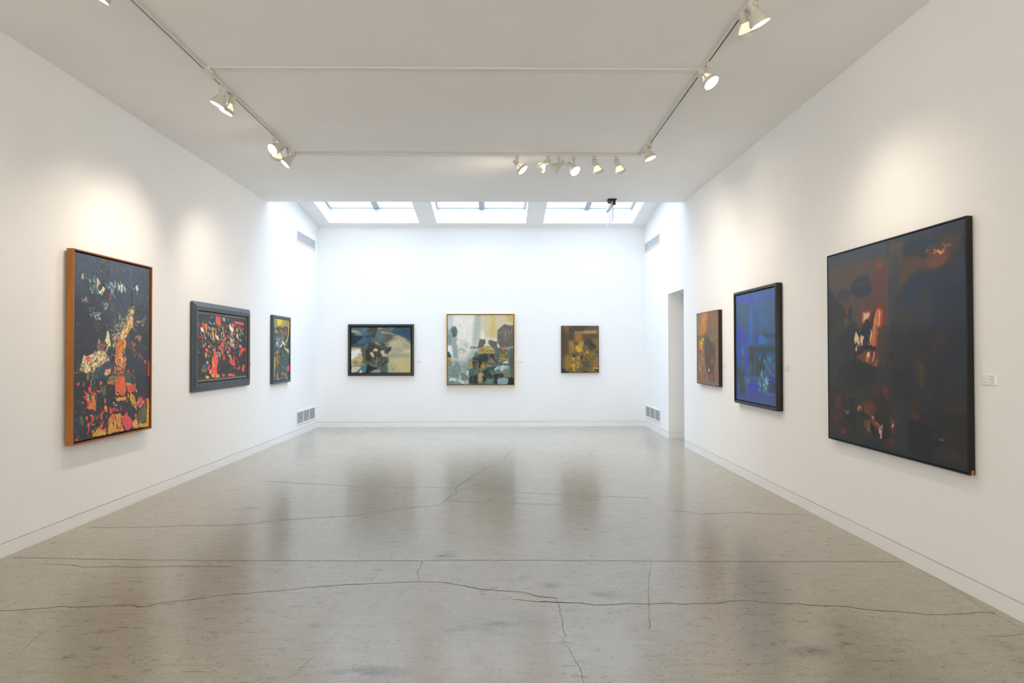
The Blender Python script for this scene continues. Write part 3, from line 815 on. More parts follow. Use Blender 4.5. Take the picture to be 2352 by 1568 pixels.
'L2': dict(base='2b3036', drag=3, qw=110.4, qh=142.0, ops='''P 26303c 22 11 .9:0,0 363,-5 335,118 19,106
P 2c3238 22 11 .9:685,16 1008,17 1008,565 811,504 716,271
R 240 5.4 1.9 70 40 .7 34463e|20262c|3a4838|1c2430|44504c|2a3a44:0,13 999,18 999,989 4,994
R 260 6.4 2.1 75 35 .95 c8902c|d9a63c|3c5a40|e8d8a8|8a3c30|d84a48|1c2228|c87a3c|f0ecd8|5a7080:44,125 941,106 875,480 507,617 46,567
R 120 5.7 1.9 70 35 .95 d84a50|c83c48|2a3a34|d09a40|1c2026|4a5a44:7,337 974,311 941,865 22,923
P e8554e 3 4 1:332,10 436,11 431,157 384,149 332,107
P c8783c 3 3 .9:332,85 363,150 426,169 419,147
P d0dcdc 4 6 .8:462,21 520,22 523,84 476,65
P dcd8c8 2 2 .8:227,48 288,32 285,24 225,39
P c8ccc8 2 2 .8:561,39 590,60 598,54 568,33
P d8404c 3 3 1:72,124 95,122 145,183 134,232 76,166
P d08a3c 3 4 1:140,141 176,149 167,268 141,301
P e04a44 3 4 1:0,128 25,126 19,221 5,232
P d8e0e0 4 6 1:51,199 89,207 121,259 96,282 57,251
P cfd4c8 2 2 1:104,282 143,377 152,375 113,280
P e04a44 3 4 1:662,76 724,118 724,177 685,167
P e85048 3 4 1:708,61 859,57 966,87 924,113 747,94
P dc4052 3 3 1:908,162 938,155 934,197 908,198
P ece6d0 4 8 1:602,114 640,112 655,157 719,189 686,260 624,205
P e04048 2 2 1:785,162 777,280 797,280 805,162
P c8a078 2 2 1:821,125 818,208 829,208 832,124
P e2dcc4 4 7 1:771,269 811,279 811,339 779,328
P d8d8c4 4 7 1:315,285 391,338 385,393 322,350
P d9a640 2 2 1:265,200 275,331 300,418 317,415 300,328 282,198
P cf9434 2 2 1:247,203 281,245 294,238 260,196
P de4044 3 6 1:484,256 513,278 528,368 506,380 484,335
P e04a44 3 6 1:448,437 492,414 495,470 434,504 406,549 392,504
P f0e0c8 3 4 1:683,446 709,452 701,504 680,499
P e2a840 3 4 1:580,619 640,631 663,678 686,748 640,700
P e6cfa0 3 4 1:655,319 686,388 670,423 647,389
P df3f4c 3 4 1:602,522 643,522 640,585 610,596 595,562
P e04a52 3 4 1:129,526 194,526 201,580 162,590 135,558
P d8992e 3 4 1:129,590 168,601 164,670 136,664
R 12 4.8 1.6 0 10 1 d9a63c|2a2a20:175,601 214,602 215,677 175,665
P ef5346 3 7 1:322,482 336,592 392,682 365,792 358,990 296,985 249,970 248,841 289,788 282,679 302,592
P e8484a 3 4 1:268,787 323,779 316,888 269,863
P e0a034 3 4 1:266,939 310,920 303,985 262,982
P e8a83c 3 4 1:365,924 414,966 407,993 337,988
P d8a03c 3 4 1:275,635 295,723 312,800 282,831 262,733
P e2404c 3 4 1:215,763 228,807 208,871 175,858 178,815
P e0dccc 3 3 1:222,850 244,862 239,927 218,914
P e6a63c 3 4 1:147,942 215,963 209,994 147,990
P e04450 3 3 1:464,942 519,945 519,990 467,986
P ee4f44 3 4 1:588,950 641,936 756,978 748,993 588,986
P e8404c 3 6 1:717,633 740,645 725,738 764,809 717,825 640,781 603,688 686,748
P e05048 3 4 1:867,498 991,516 983,565 924,576 900,624 875,588
P de4a44 3 4 1:843,540 867,564 867,659 835,664
P e85248 3 4 1:892,863 941,793 974,819 958,926 911,923
P dc4440 3 4 1:795,870 851,813 851,884 811,894
P e23c48 3 4 1:478,639 514,617 529,686 507,719 478,696
P e03c44 3 3 1:983,298 1004,298 1004,352 983,347
P e04450 2 2 1:422,615 418,660 437,661 442,617
P d83848 2 2 1:756,695 828,780 843,774 771,689
P e0d8c8 4 6 .9:162,718 199,730 188,773 162,761
P 8a7a54 7 8 .9:59,831 169,836 162,889 72,889
P 5a7078 7 7 .7:72,779 162,761 162,825 79,832
P c8d0d0 2 2 1:710,863 780,861 779,853 709,855
P 24282e 9 8 .9:406,727 641,827 641,942 421,928
P 22282a 9 8 .8:9,797 72,800 73,979 10,974
P 4a4438 16 7 .7:941,661 999,662 999,771 941,757
R 60 3.8 1.4 70 40 .9 e8e0d0|d0b070|3a4a44|c8d0c8:335,284 748,223 748,504 392,482
R 40 3.8 1.4 70 40 .9 d8e0e0|88a0a0|c8b080:322,570 449,572 420,672 336,658
G .16 60 44'''),
'L3': dict(base='39443f', drag=4, qw=34.8, qh=139.2, ops='''P 9a9a3c 9 7 1:1,-1 1000,0 1001,118 554,111 15,154
P e0bf3c 7 6 1:202,0 533,-4 478,75 296,109 223,83
P 7a9440 7 5 1:9,17 185,10 154,132 14,144
P c08a50 7 5 .9:514,8 666,4 668,98 516,93
P 7a8c4a 7 5 .9:666,12 1000,20 941,100 706,97
P de7a44 5 5 1:58,189 155,168 264,212 158,251 70,234
P dd6a4c 4 5 1:461,104 630,99 611,138 480,141
P 3c4252 7 6 1:593,139 901,130 902,179 631,185
P dd5a38 4 5 1:632,199 824,195 786,239 651,232
R 120 5.1 1.5 80 50 .8 4a5a48|a05a40|7a6a54|2c3438|c07a50|3a5a50:57,162 901,121 904,333 64,342
P 3a8a60 7 5 .7:308,467 417,485 382,531 310,522
P 2c6a50 7 5 .7:640,578 830,579 793,653 642,642
R 120 5.6 1.3 95 40 .9 b8c8d8|5a7088|2c3440|d8dce0|3c6a70|2a3434:64,325 486,338 489,467 203,485
P d0c0a0 4 5 1:504,319 560,355 712,392 713,429 525,421 505,375
P e0d4b0 1 2 1:669,410 655,467 681,467 695,411
P d84038 3 4 1:619,471 694,471 695,495 620,495
P dcd0b0 4 5 1:713,467 867,495 985,504 946,570 829,532 733,513
P f0d080 4 3 1:828,495 914,499 899,523 829,518
R 240 5.6 1.4 90 35 .8 3c5a50|2a343c|4a6a5a|20282e|34503c|5a7064|2a3a4c:46,468 1004,504 1009,1000 34,981
R 90 5.1 1.5 90 30 .8 6c9a78|8aa890|587a90|a8b070:57,162 1001,138 1009,991 51,965
R 80 4.6 1.4 85 40 .9 b0764c|c08a5c|4a5a44|a06050:134,521 310,522 352,720 145,786
P c8a03c 3 2 .9:198,866 219,971 258,972 237,867
P dca63c 4 4 1:1,609 97,619 82,750 35,998 2,937
P 5a6a8a 5 4 .9:83,767 138,777 87,871 46,853
P d8a040 2 2 1:928,22 907,236 808,371 845,373 962,236 967,21
P d8a040 2 2 1:979,504 991,561 1019,561 1006,504
P c8a048 5 4 .9:768,334 845,315 827,391 769,401
P ea4a68 3 4 1:852,793 1007,759 1008,861 930,878 853,839
P c85a38 3 5 1:465,891 591,855 611,896 520,911
P df4a44 3 4 1:629,896 778,910 722,935 648,928
P 2c5aa8 4 4 1:758,837 815,833 815,875 766,873
P 2c50a0 4 4 1:136,977 215,979 215,997 136,994
P e8e8e8 3 3 1:249,972 308,974 309,996 250,994
P e0b840 3 3 1:779,982 931,986 912,1005 791,1001
P 5a7044 7 5 .9:722,926 950,934 951,989 686,979
G .12 30 44'''),
'B1': dict(base='6b6c5e', drag=7, qw=136.4, qh=103.7, ops='''P 4a6474 59 20 1:0,0 342,0 327,108 177,157 0,128
P 35505f 59 20 1:626,0 1000,0 1000,325 850,246 701,158
P 5b8098 39 15 .9:177,10 282,20 252,108 162,89
P 5a90a8 25 10 .8:633,0 723,0 708,69 641,59
P 2f4a66 39 15 1:813,59 1000,49 1000,226 850,187
P 47463f 25 15 1:312,0 446,0 424,128 402,246 342,207 357,118 267,128 282,49
P a0a088 25 10 1:0,59 118,69 192,177 103,167 20,118
P b8b49a 20 7 .8:0,69 73,79 88,118 5,108
P 23303e 18 10 1:0,118 50,128 125,187 207,207 207,246 118,305 103,374 0,374
P 8a9c94 4 2 .9:33,131 63,167 109,191 111,183 68,157 37,125
P 31607a 22 15 1:103,305 192,256 357,246 387,285 327,325 222,354 118,403 103,364
P 37708c 18 10 .8:162,275 252,256 222,324 118,354
P 2e4a58 20 10 .9:207,187 282,157 372,118 357,226 252,246
P 6fa6ba 4 2 .9:261,170 350,121 348,115 259,164
P 2f4654 20 10 1:0,374 118,374 252,364 222,403 103,433 0,432
P d0b896 20 10 .8:446,0 521,10 521,40 461,49
P 587078 25 10 1:446,89 559,128 559,246 521,295 461,285 439,226
P 5b8088 18 7 .9:454,157 536,157 521,256 476,266
P a8a68a 5 2 .9:443,88 421,225 427,227 449,90
P c8c69a 8 2 .9:497,111 550,140 669,154 736,175 740,159 672,131 553,116 501,96
P 5c5d50 25 15 1:559,148 761,177 776,207 686,285 589,334 521,334 566,246
P c4bb94 39 15 1:589,364 701,275 813,226 888,246 1000,364 1001,1001 597,1001 626,728 611,580 641,403
P a7a085 39 15 .9:836,325 1000,374 1000,482 888,482
P b3a98c 25 10 1:686,207 790,167 895,266 865,305 761,266
P aaa28f 39 15 .9:641,443 866,423 851,541 701,580
P d6cf9e 20 10 1:903,512 1000,482 1001,581 956,551
P 9a9b84 30 15 .9:611,620 739,580 1001,600 1001,659 776,679 641,689
P c9bd86 39 15 1:656,689 1001,669 1001,1001 851,1001 701,856
P b8ad84 39 15 .9:597,777 739,758 776,1001 597,1001
P 3b3b38 25 15 1:237,511 282,423 275,344 327,325 394,364 424,423 417,580 447,659 424,738 327,767 252,698
P 2f3136 20 10 1:237,501 297,482 320,580 320,757 252,737
P 47483f 20 12 1:327,325 476,325 581,384 596,462 507,531 447,561 417,443
P a49b78 14 8 1:394,325 447,325 506,384 477,403 402,364
P cec08e 10 9 1:312,541 372,551 394,639 379,679 327,610
P d8cca0 10 8 1:387,472 447,472 439,531 387,531 364,511
P 3c4038 14 8 1:417,580 477,541 507,629 477,688 439,659
P d2c596 10 10 1:492,531 544,502 559,580 611,610 589,669 537,649
P 42443c 12 7 1:596,452 679,423 664,511 604,580 566,541
P c9b89a 3 2 .9:572,387 610,429 686,412 686,404 612,417 576,380
P bdb08c 3 2 .9:498,421 573,441 574,434 499,415
P 4c4f46 20 12 1:327,679 596,639 619,738 552,876 477,875 342,866
P 7a7c66 20 10 .9:342,797 462,807 432,875 357,866
P aaa88c 3 2 1:362,722 430,791 434,783 367,714
P b0ae92 3 2 1:432,649 428,767 436,767 439,649
P a8a68a 3 2 1:470,688 459,756 465,758 476,689
P b4b292 3 2 1:487,810 554,742 549,734 482,803
P 39403c 16 8 1:522,767 634,738 589,797 507,875
P 23272c 12 10 1:282,777 327,856 447,885 417,935 327,974 237,1000 252,895
P 9aa088 16 8 1:327,1000 387,925 477,915 492,1001
P 4a6464 22 10 1:492,875 597,797 619,925 612,1001 499,1001
P c8b486 14 12 1:0,442 162,452 177,580 192,639 163,836 0,846
P eeebe6 14 10 1:0,531 58,492 148,482 170,551 125,619 58,669 0,718
P a8d0d8 10 7 1:110,580 155,560 170,610 118,619
P c8ad70 14 8 1:88,639 192,629 192,728 133,747 88,698
P 8a8c6c 14 8 1:28,737 88,718 133,787 103,836 35,796
P b98e54 14 7 .9:133,757 245,806 222,836 140,826
P 5a5c50 16 9 1:185,423 237,423 245,787 207,777 192,619
P d6ccb0 12 7 1:13,865 163,856 155,905 88,974 28,1000 0,973
P 3e7c8c 12 7 1:185,846 252,836 252,915 237,1000 103,1000 155,905
P ece8da 8 5 1:133,1000 170,924 189,1000
R 200 6.1 1.4 20 50 .25 c8c0a0|50585a|8a8a78|3c5c70|d8d0b0|2e3034:0,0 1000,0 1001,1001 0,1000
G .07 120 90'''),
'B2': dict(base='e6e1d2', drag=5, qw=150.3, qh=159.4, ops='''P 9aa59e 72 4 .85:0,653 349,653 349,1000 0,1000
P 55635c 48 4 1:323,605 417,525 1001,492 1002,1000 324,1000
P c9cfc8 16 6 1:0,0 86,0 86,206 44,222 0,206
P efe9dc 24 8 1:86,0 416,-1 391,205 383,429 162,397 145,270 86,126
P b9bdb0 20 6 1:416,-1 518,-1 510,125 493,301 450,429 374,429 391,205
P d9c9a2 24 10 1:518,-1 1000,-2 1000,220 756,332 569,333 518,189
P d6b870 20 8 .8:654,-2 721,-2 722,332 637,333
P cfae66 20 8 .8:874,-2 1000,-2 1000,148 925,84
P d8cdb4 20 8 .7:764,45 874,44 874,148 773,236
P f2efe4 10 6 1:518,229 544,229 552,333 501,341
P 6a655c 8 5 1:756,236 815,164 874,132 934,156 1000,148 1001,460 799,476 747,396
P 777166 16 8 .6:824,188 909,188 892,364 807,364
P 6b675e 6 5 1:484,349 569,353 578,397 535,469 434,485 467,429
P 6a655a 6 5 1:612,365 680,361 747,396 756,477 671,477 620,413
P 8f8a7c 6 5 1:332,453 434,445 442,485 349,485
P 6c665a 6 6 1:688,477 799,476 892,460 918,556 850,564 731,565 688,525
P b3826a 8 5 .9:816,460 909,460 909,500 824,508
P 566a64 6 5 1:44,206 78,162 128,174 158,238 137,309 86,334 52,302
P 9aaaa4 11 6 1:0,206 52,206 78,334 154,317 128,397 154,461 154,565 171,629 86,621 69,445 0,430
P 7f928e 10 6 .8:10,286 61,302 61,429 10,430
P efece2 5 5 1:0,438 52,445 61,525 44,549 0,533
P d8dad4 16 6 .8:171,341 281,357 247,445 179,445
P c6c9c2 6 5 1:239,397 315,397 306,493 256,461
P b7beb8 6 5 1:162,477 213,469 264,493 281,525 239,565 213,541 171,573
P efece2 5 4 1:196,501 230,525 213,557 188,525
P 2f5a58 5 3 1:0,525 35,549 61,597 35,621 0,613
P b0bcb6 10 5 1:349,509 408,509 391,605 332,653 323,581
P b88c40 5 3 1:0,629 57,625 52,677 10,709 0,693
P 7d918b 11 8 1:0,701 95,661 162,669 205,765 196,829 163,909 61,901 0,925
P 8fa09a 8 6 1:196,733 281,677 332,669 315,773 298,813 239,797
P 6f827c 8 6 1:196,829 273,853 315,877 298,941 213,933
P c9d2d0 6 4 1:69,701 120,669 86,733 78,765
P eeeae0 4 3 1:281,837 307,797 324,829 319,877 290,853
P eeeae0 4 3 1:35,893 78,909 129,917 120,945 35,949
P f0ece2 4 3 1:18,969 78,965 129,989 10,997
P eeeae0 4 3 1:163,925 213,941 264,981 239,993 163,957
P efeade 4 3 1:273,973 307,941 302,989
P 6f8c90 6 3 1:0,949 163,957 264,1000 0,1000
R 160 6.4 1.5 90 40 .5 8a9c96|a8b4ae|6c807a|c8cec8|5a706c:0,653 323,653 324,1000 0,1000
P b8913f 5 5 1:323,661 374,669 383,749 349,797 298,789 332,733
P 3f6a66 6 6 1:324,781 417,749 417,845 349,893 315,869
P b6a04f 6 6 1:484,477 620,437 688,493 722,541 637,557 569,549 502,565 459,541
R 110 5.1 1.3 30 60 .9 c8b45c|6c6a44|4a4c3c|a89648|d8c67c|8a8250:468,477 688,477 722,549 485,565
P 31332c 6 6 1:468,589 586,549 620,629 603,669 468,669 434,637
P 2f4644 6 6 1:383,613 468,589 502,565 603,557 637,589 502,605 417,653 383,637
P 2a2e28 5 4 1:646,573 688,557 705,629 756,669 671,669 646,629
P 4e6e68 6 5 1:680,549 739,557 807,621 773,669 714,637
P 8a6e58 5 4 1:620,653 663,605 714,661 722,693 637,693 603,677
P 30322c 5 5 1:383,669 451,669 451,765 400,773 374,717
P 33332a 5 4 1:459,669 527,669 536,733 493,765 459,749
P a8843c 5 4 1:527,677 553,693 578,781 485,781 502,733
P b59a4a 4 3 1:587,717 672,725 663,749 595,741
P 335652 6 6 1:578,757 722,733 706,829 612,845 587,813
P 2a2f2c 6 6 1:527,781 604,789 621,845 578,949 527,965
P 2c2c26 5 6 1:375,885 442,829 459,925 451,989 375,989
P a39468 5 4 1:459,829 519,821 536,845 527,973 459,965
P b7a878 5 4 .9:468,845 510,837 510,949 476,949
P 1f3436 6 4 1:324,901 375,869 375,989 324,981
P 253a3c 6 5 1:604,837 689,837 689,909 604,925
P 5c827e 6 5 1:587,933 689,917 697,949 655,993 570,993
P c79a44 5 6 1:790,605 918,621 935,580 918,653 833,661 782,677
R 70 5.1 1.3 60 60 .9 c8983c|8a7a40|4a5a50|d8ac50|6a6a48:756,565 935,524 926,661 790,669
P f0ede4 4 3 1:833,677 914,657 922,693 841,693
P 9ab8b8 6 6 1:697,789 756,733 824,725 918,717 927,789 850,837 808,797 757,781
P c6dadd 5 4 1:701,781 773,733 782,757 714,805
P bcd2d6 5 4 1:799,749 850,717 876,749 850,813 816,805
P 6f766c 6 5 1:706,821 765,765 816,813 808,845 723,845
P 7c7f72 6 5 1:850,781 918,773 935,845 867,893 825,845
P 23231f 4 3 1:701,845 850,845 833,893 706,897
P 282824 4 3 1:697,901 757,901 753,993 680,981 706,933
P 8fa9ae 8 5 1:761,917 850,893 918,925 906,993 761,993
P 4e6c70 6 5 1:926,476 1001,476 1002,917 927,893 944,765 918,653 943,572
P 5a5c54 8 5 .8:952,580 1001,580 1002,813 961,813
P 1e2228 3 2 1:927,901 1002,901 1002,1000 906,1000
P c8b050 2 2 .9:926,463 998,471 999,465 926,457
P 8a7c4a 6 5 .9:876,813 944,829 952,893 884,893
P d8dcd8 2 2 .8:924,717 937,797 942,797 929,716
P a89c68 2 2 .9:393,895 428,847 461,815 458,812 423,843 390,892
P b0a470 2 2 .9:542,846 578,896 606,846 602,844 578,890 546,844
P a89c60 2 2 .9:433,687 464,694 448,764 415,812 419,814 454,766 471,692 434,683
R 90 7.7 0.8 60 80 .8 b8a060|8a7c48|9aa890|c8b878:349,653 926,604 927,997 349,997
R 120 5.1 1.3 60 60 .45 3c4c48|5a7470|26302e|7a7a54|8a9a90:332,573 926,572 927,997 332,997
R 100 11.5 2.6 90 20 .2 ffffff|c8c0a8|d8d8cc:0,0 1000,-2 1001,364 0,446
G .06 110 110'''),
'B3': dict(base='7a6440', drag=6, qw=84.9, qh=106.2, ops='''P 5a4a34 25 13 1:0,0 187,75 183,580 78,623 -6,916
P 7f6440 21 8 1:40,4 230,4 187,101 155,177 103,101
P 544838 17 8 1:230,0 714,0 629,101 524,113 355,126 354,295 185,303 186,160
P 66573f 17 8 .9:651,16 977,8 977,75 713,92
P ac926c 10 6 1:608,101 955,92 955,156 776,164 597,160
P 9c7c50 10 6 1:334,118 608,113 586,164 355,168
P a37434 21 8 1:355,177 544,168 543,328 395,345 364,261
P 6c4e30 21 8 1:565,177 986,168 985,261 817,261 606,328
P c08f30 21 8 1:395,362 585,320 605,370 562,564 446,564 352,496
P d6a92c 12 7 1:373,463 437,438 541,480 541,547 436,555
P 4f463c 10 7 1:627,295 712,269 806,278 858,362 941,429 962,463 814,530 741,513 605,396
P 3c3a32 12 7 .8:711,328 816,362 920,429 920,463 815,446
P 74664c 12 7 1:584,396 710,429 772,522 688,530 562,530
P 9c8030 12 8 1:196,328 311,320 331,480 309,564 215,580
R 70 2.7 0.9 60 60 .9 c8a83c|5a4c28|8a7434|a88c30:196,328 322,328 351,564 204,564
P 665a48 8 5 1:343,345 469,337 458,404 395,421 342,387
P 967c34 18 13 1:109,648 267,623 265,899 107,916
P b39436 13 8 1:393,664 498,673 485,908 401,916
P dd9426 8 6 1:255,816 350,790 380,866 328,916 265,866
P e09a28 7 4 1:286,899 349,908 369,983 327,992
P d8b86c 8 5 .9:256,681 351,673 360,748 287,748
R 160 5.4 0.7 60 60 .9 d8bc60|5a4a38|8a7040|3c3830|e8d898|7a3c28|b08430:247,547 730,547 728,748 255,748
P 7c3f2a 5 3 1:404,580 477,589 467,623 425,606
P 8a3c28 5 3 1:488,564 546,559 540,576 498,580
P 333230 7 4 1:309,631 351,597 382,648 351,673 309,656
P 33322e 5 4 1:529,639 572,606 582,664 550,723 508,706
P 54483a 7 5 1:603,664 666,673 728,757 654,757
P 5a5236 10 8 1:497,757 728,757 748,874 601,899 496,832
P e8e0c8 2 2 1:509,784 545,834 553,831 516,780
P efe8d8 2 2 1:549,861 601,857 601,850 548,854
P e0d8b0 2 2 1:674,665 689,695 694,693 679,664
P d68a30 12 6 1:646,538 709,530 751,580 687,606 646,580
P 4c5a58 7 4 1:706,858 801,841 811,874 737,891
P 6c8a3c 8 4 1:907,664 986,656 980,706 917,698
P 7a7838 15 8 1:772,564 898,555 897,631 771,648
P a36c34 15 8 1:854,732 991,698 989,883 853,883
P a5702c 17 8 .9:810,908 999,925 967,996 810,992
P 4a4c50 8 5 1:898,547 993,522 997,589 940,589
P 936a34 17 8 .9:859,295 996,261 988,463 952,429
P d8c09a 7 3 1:842,887 994,899 994,925 863,916
P 3a3430 7 4 1:873,925 999,933 999,975 936,966
P 2e3030 7 4 1:579,966 684,958 694,1000 579,1000
P 5c6a3c 10 6 .9:202,908 285,941 390,992 159,992
P 33302c 12 6 1:0,874 96,950 201,1000 -1,1000
P 55624c 8 5 .9:475,908 642,916 663,966 495,983
R 160 5.4 1.1 80 40 .3 a08040|5a4830|c89a3c|3c342a|8a6a3c:0,0 1001,0 1000,1000 -1,1000
G .09 70 90'''),
'R1': dict(base='7c6a54', drag=6, qw=48.3, qh=167.2, ops='''P 8b7a60 24 4 1:-1,0 265,4 177,306 -2,320
P b57e38 13 5 1:279,5 527,1 501,141 461,248 406,310 118,338 178,170
P c78a3a 8 3 1:265,70 405,45 377,152 264,188
P c87a34 10 3 .9:149,209 293,189 235,323 88,329
P 7a5f4c 24 6 1:540,2 999,0 987,320 626,345 489,280
P 806c4c 24 6 .7:674,87 954,98 959,245 730,285
P 6f5f4c 24 6 1:-2,320 461,311 988,335 983,548 407,551 -7,554
P 4e4742 24 10 1:378,310 571,329 813,440 871,627 796,788 854,932 580,961 407,716
P 8a7a4c 16 6 .6:571,313 887,334 786,424 600,407
P d88a2c 5 5 1:117,387 234,404 292,470 263,536 160,519 101,461
P e89a38 3 2 1:131,412 220,421 190,470
P d0602c 6 4 .9:86,470 160,495 189,536 85,528
P d8c040 3 3 1:235,356 335,357 344,389 263,397
R 70 4.0 1.1 60 50 1 d8a83c|5a4a30|e8c860|8a6a34|b8a85c:117,354 349,357 292,552 145,545
R 90 2.9 0.9 60 60 1 e0d8a0|6a5a48|a04c30|d8b880|4c443c|c87a4c:84,579 306,577 291,871 80,879
P a04a34 6 4 .9:202,737 277,744 276,846 217,831
P e8dcb0 1 2 1:88,763 179,808 195,805 105,760
P e0d8c0 1 2 1:237,883 252,899 270,897 255,881
P e0d8b8 2 2 1:550,787 605,781 578,819 550,816
P d8d0b8 1 2 1:493,890 510,910 524,909 507,888
P 8a4a3c 11 6 1:631,654 792,628 794,708 646,711
P 94483a 13 6 1:579,869 771,838 745,912 594,927
P 7c4238 13 5 .8:350,844 437,858 408,927 320,922
P 7a6454 16 4 1:2,882 291,888 747,970 1000,974 1001,1000 0,1000
P 7a6654 16 4 .8:886,318 987,320 1000,991 881,947
R 120 12.0 1.9 88 14 .3 8a7458|5c5046|a07c4c|6a584c:5,0 987,1 1001,999 0,997
G .07 30 90'''),
'R2': dict(base='33487c', drag=7, qw=90.0, qh=255.0, ops='''P 3c4690 17 7 1:0,0 1000,1 1006,124 559,117 8,81
P 3b35b0 10 5 1:141,37 394,35 489,71 320,84 141,72
P 3a57a8 12 6 .9:466,28 616,27 616,80 489,75
P 3a48a0 13 6 .8:650,18 1006,40 1000,93 695,86
P 34507a 17 7 1:559,93 1006,101 1004,384 580,373
P 2f4a6a 17 7 1:35,83 369,96 367,299 165,327 34,251
P 2257b8 7 4 1:386,131 453,110 452,336 420,469 354,477 355,299
P 2b5aa8 10 5 .8:512,114 738,105 716,168 535,165
P 2c5a9a 12 6 .9:627,211 845,223 844,317 648,342
P 2f38a4 10 6 1:20,287 217,311 267,382 242,467 32,465
P 3a2eb8 7 4 1:267,399 330,409 329,468 279,468
P 2a38a0 10 5 .9:463,370 603,406 603,455 486,478
P 25364a 12 6 1:693,376 1004,384 1004,422 737,417
P 1f66b0 5 4 1:603,414 659,383 715,396 726,425 801,434 801,474 602,475
P 20303c 10 6 1:342,494 1004,491 1004,545 736,553 366,545
P 2a2f34 12 6 1:341,528 510,545 508,752 364,757
P 3328b4 7 5 1:254,571 366,570 352,706 265,760 240,709
P 2f3ea8 8 5 1:18,500 242,467 215,675 30,679
P 2f70c0 7 4 .9:164,501 229,510 215,580 164,571
P 26324a 10 6 1:17,679 265,708 239,847 29,839
P 232a30 8 6 1:509,570 779,561 735,713 623,765 508,752
P 2a60b8 3 3 1:590,578 670,573 636,618 613,643
P 2c8ad0 3 3 1:805,588 895,584 885,631 822,640
P 20303c 2 2 1:840,596 835,631 850,631 855,596
P 2a7080 5 4 1:703,601 757,601 779,656 735,649
P 3c8078 3 2 .9:706,611 831,697 897,749 913,746 854,692 722,607
P 4a9088 2 2 .9:774,666 941,747 951,745 784,663
P 6aa098 2 2 1:936,737 977,736 970,751 942,752
R 20 8.4 1.1 20 50 .9 7ab8c8|1c242c|3c6a70:885,607 987,614 987,660 885,662
P 232a66 10 6 1:800,751 1003,752 1002,890 820,885
P 3028b0 8 5 1:364,808 577,832 554,965 363,978
P 3a2cc0 7 4 .9:884,764 987,768 976,814 905,810
P 252c3c 10 5 .9:905,802 996,798 996,890 925,887
R 60 6.3 1.3 75 30 1 6ab8d8|8adcf0|28404c|2f7ac0|1c242c:624,692 702,698 690,811 612,863
P 8ce0f0 1 2 1:668,703 663,755 674,755 679,702
R 70 5.5 1.3 60 60 1 6ab8d8|2f7ac0|1c242c|d8d8d0|3c60c0:702,754 842,765 842,828 723,826
R 50 5.5 1.3 60 60 1 9ac0b8|2c6070|1c242c|d8b8b0:712,826 799,822 778,879 712,883
R 30 5.5 1.3 80 30 1 8ad0e8|2f6ab8|1c242c:589,873 634,870 623,920 588,922
P 3c8ac8 2 2 1:712,909 862,905 1002,900 1002,896 863,899 712,904
P 5aa8d8 2 2 .9:733,895 840,901 843,898 735,892
P 8a4a54 5 2 .9:573,791 601,790 596,827 573,824
R 40 6.3 1.3 60 40 .9 2f80c8|20305c|3ca0d0:265,760 364,765 339,851 264,846
R 60 8.4 1.5 80 40 .7 5a8060|20302c|3c6a70|2a3444:137,589 215,588 188,728 136,720
R 40 10.5 1.3 70 40 .7 5a8060|3c6a60|20302c:365,638 438,637 425,721 377,723
P 2a3a8c 13 6 1:15,902 1002,905 1002,999 1,1000
P 34507a 12 4 .6:577,939 1002,944 996,990 599,995
P 23283c 8 5 1:109,836 264,846 238,951 109,941
P 2a70c8 2 2 .9:504,586 513,669 492,761 501,761 528,669 514,586
R 130 16.8 2.5 84 14 .3 3a4aa0|24406a|3c34b0|2a58a0:8,1 1006,9 1002,998 1,992
G .07 60 110'''),
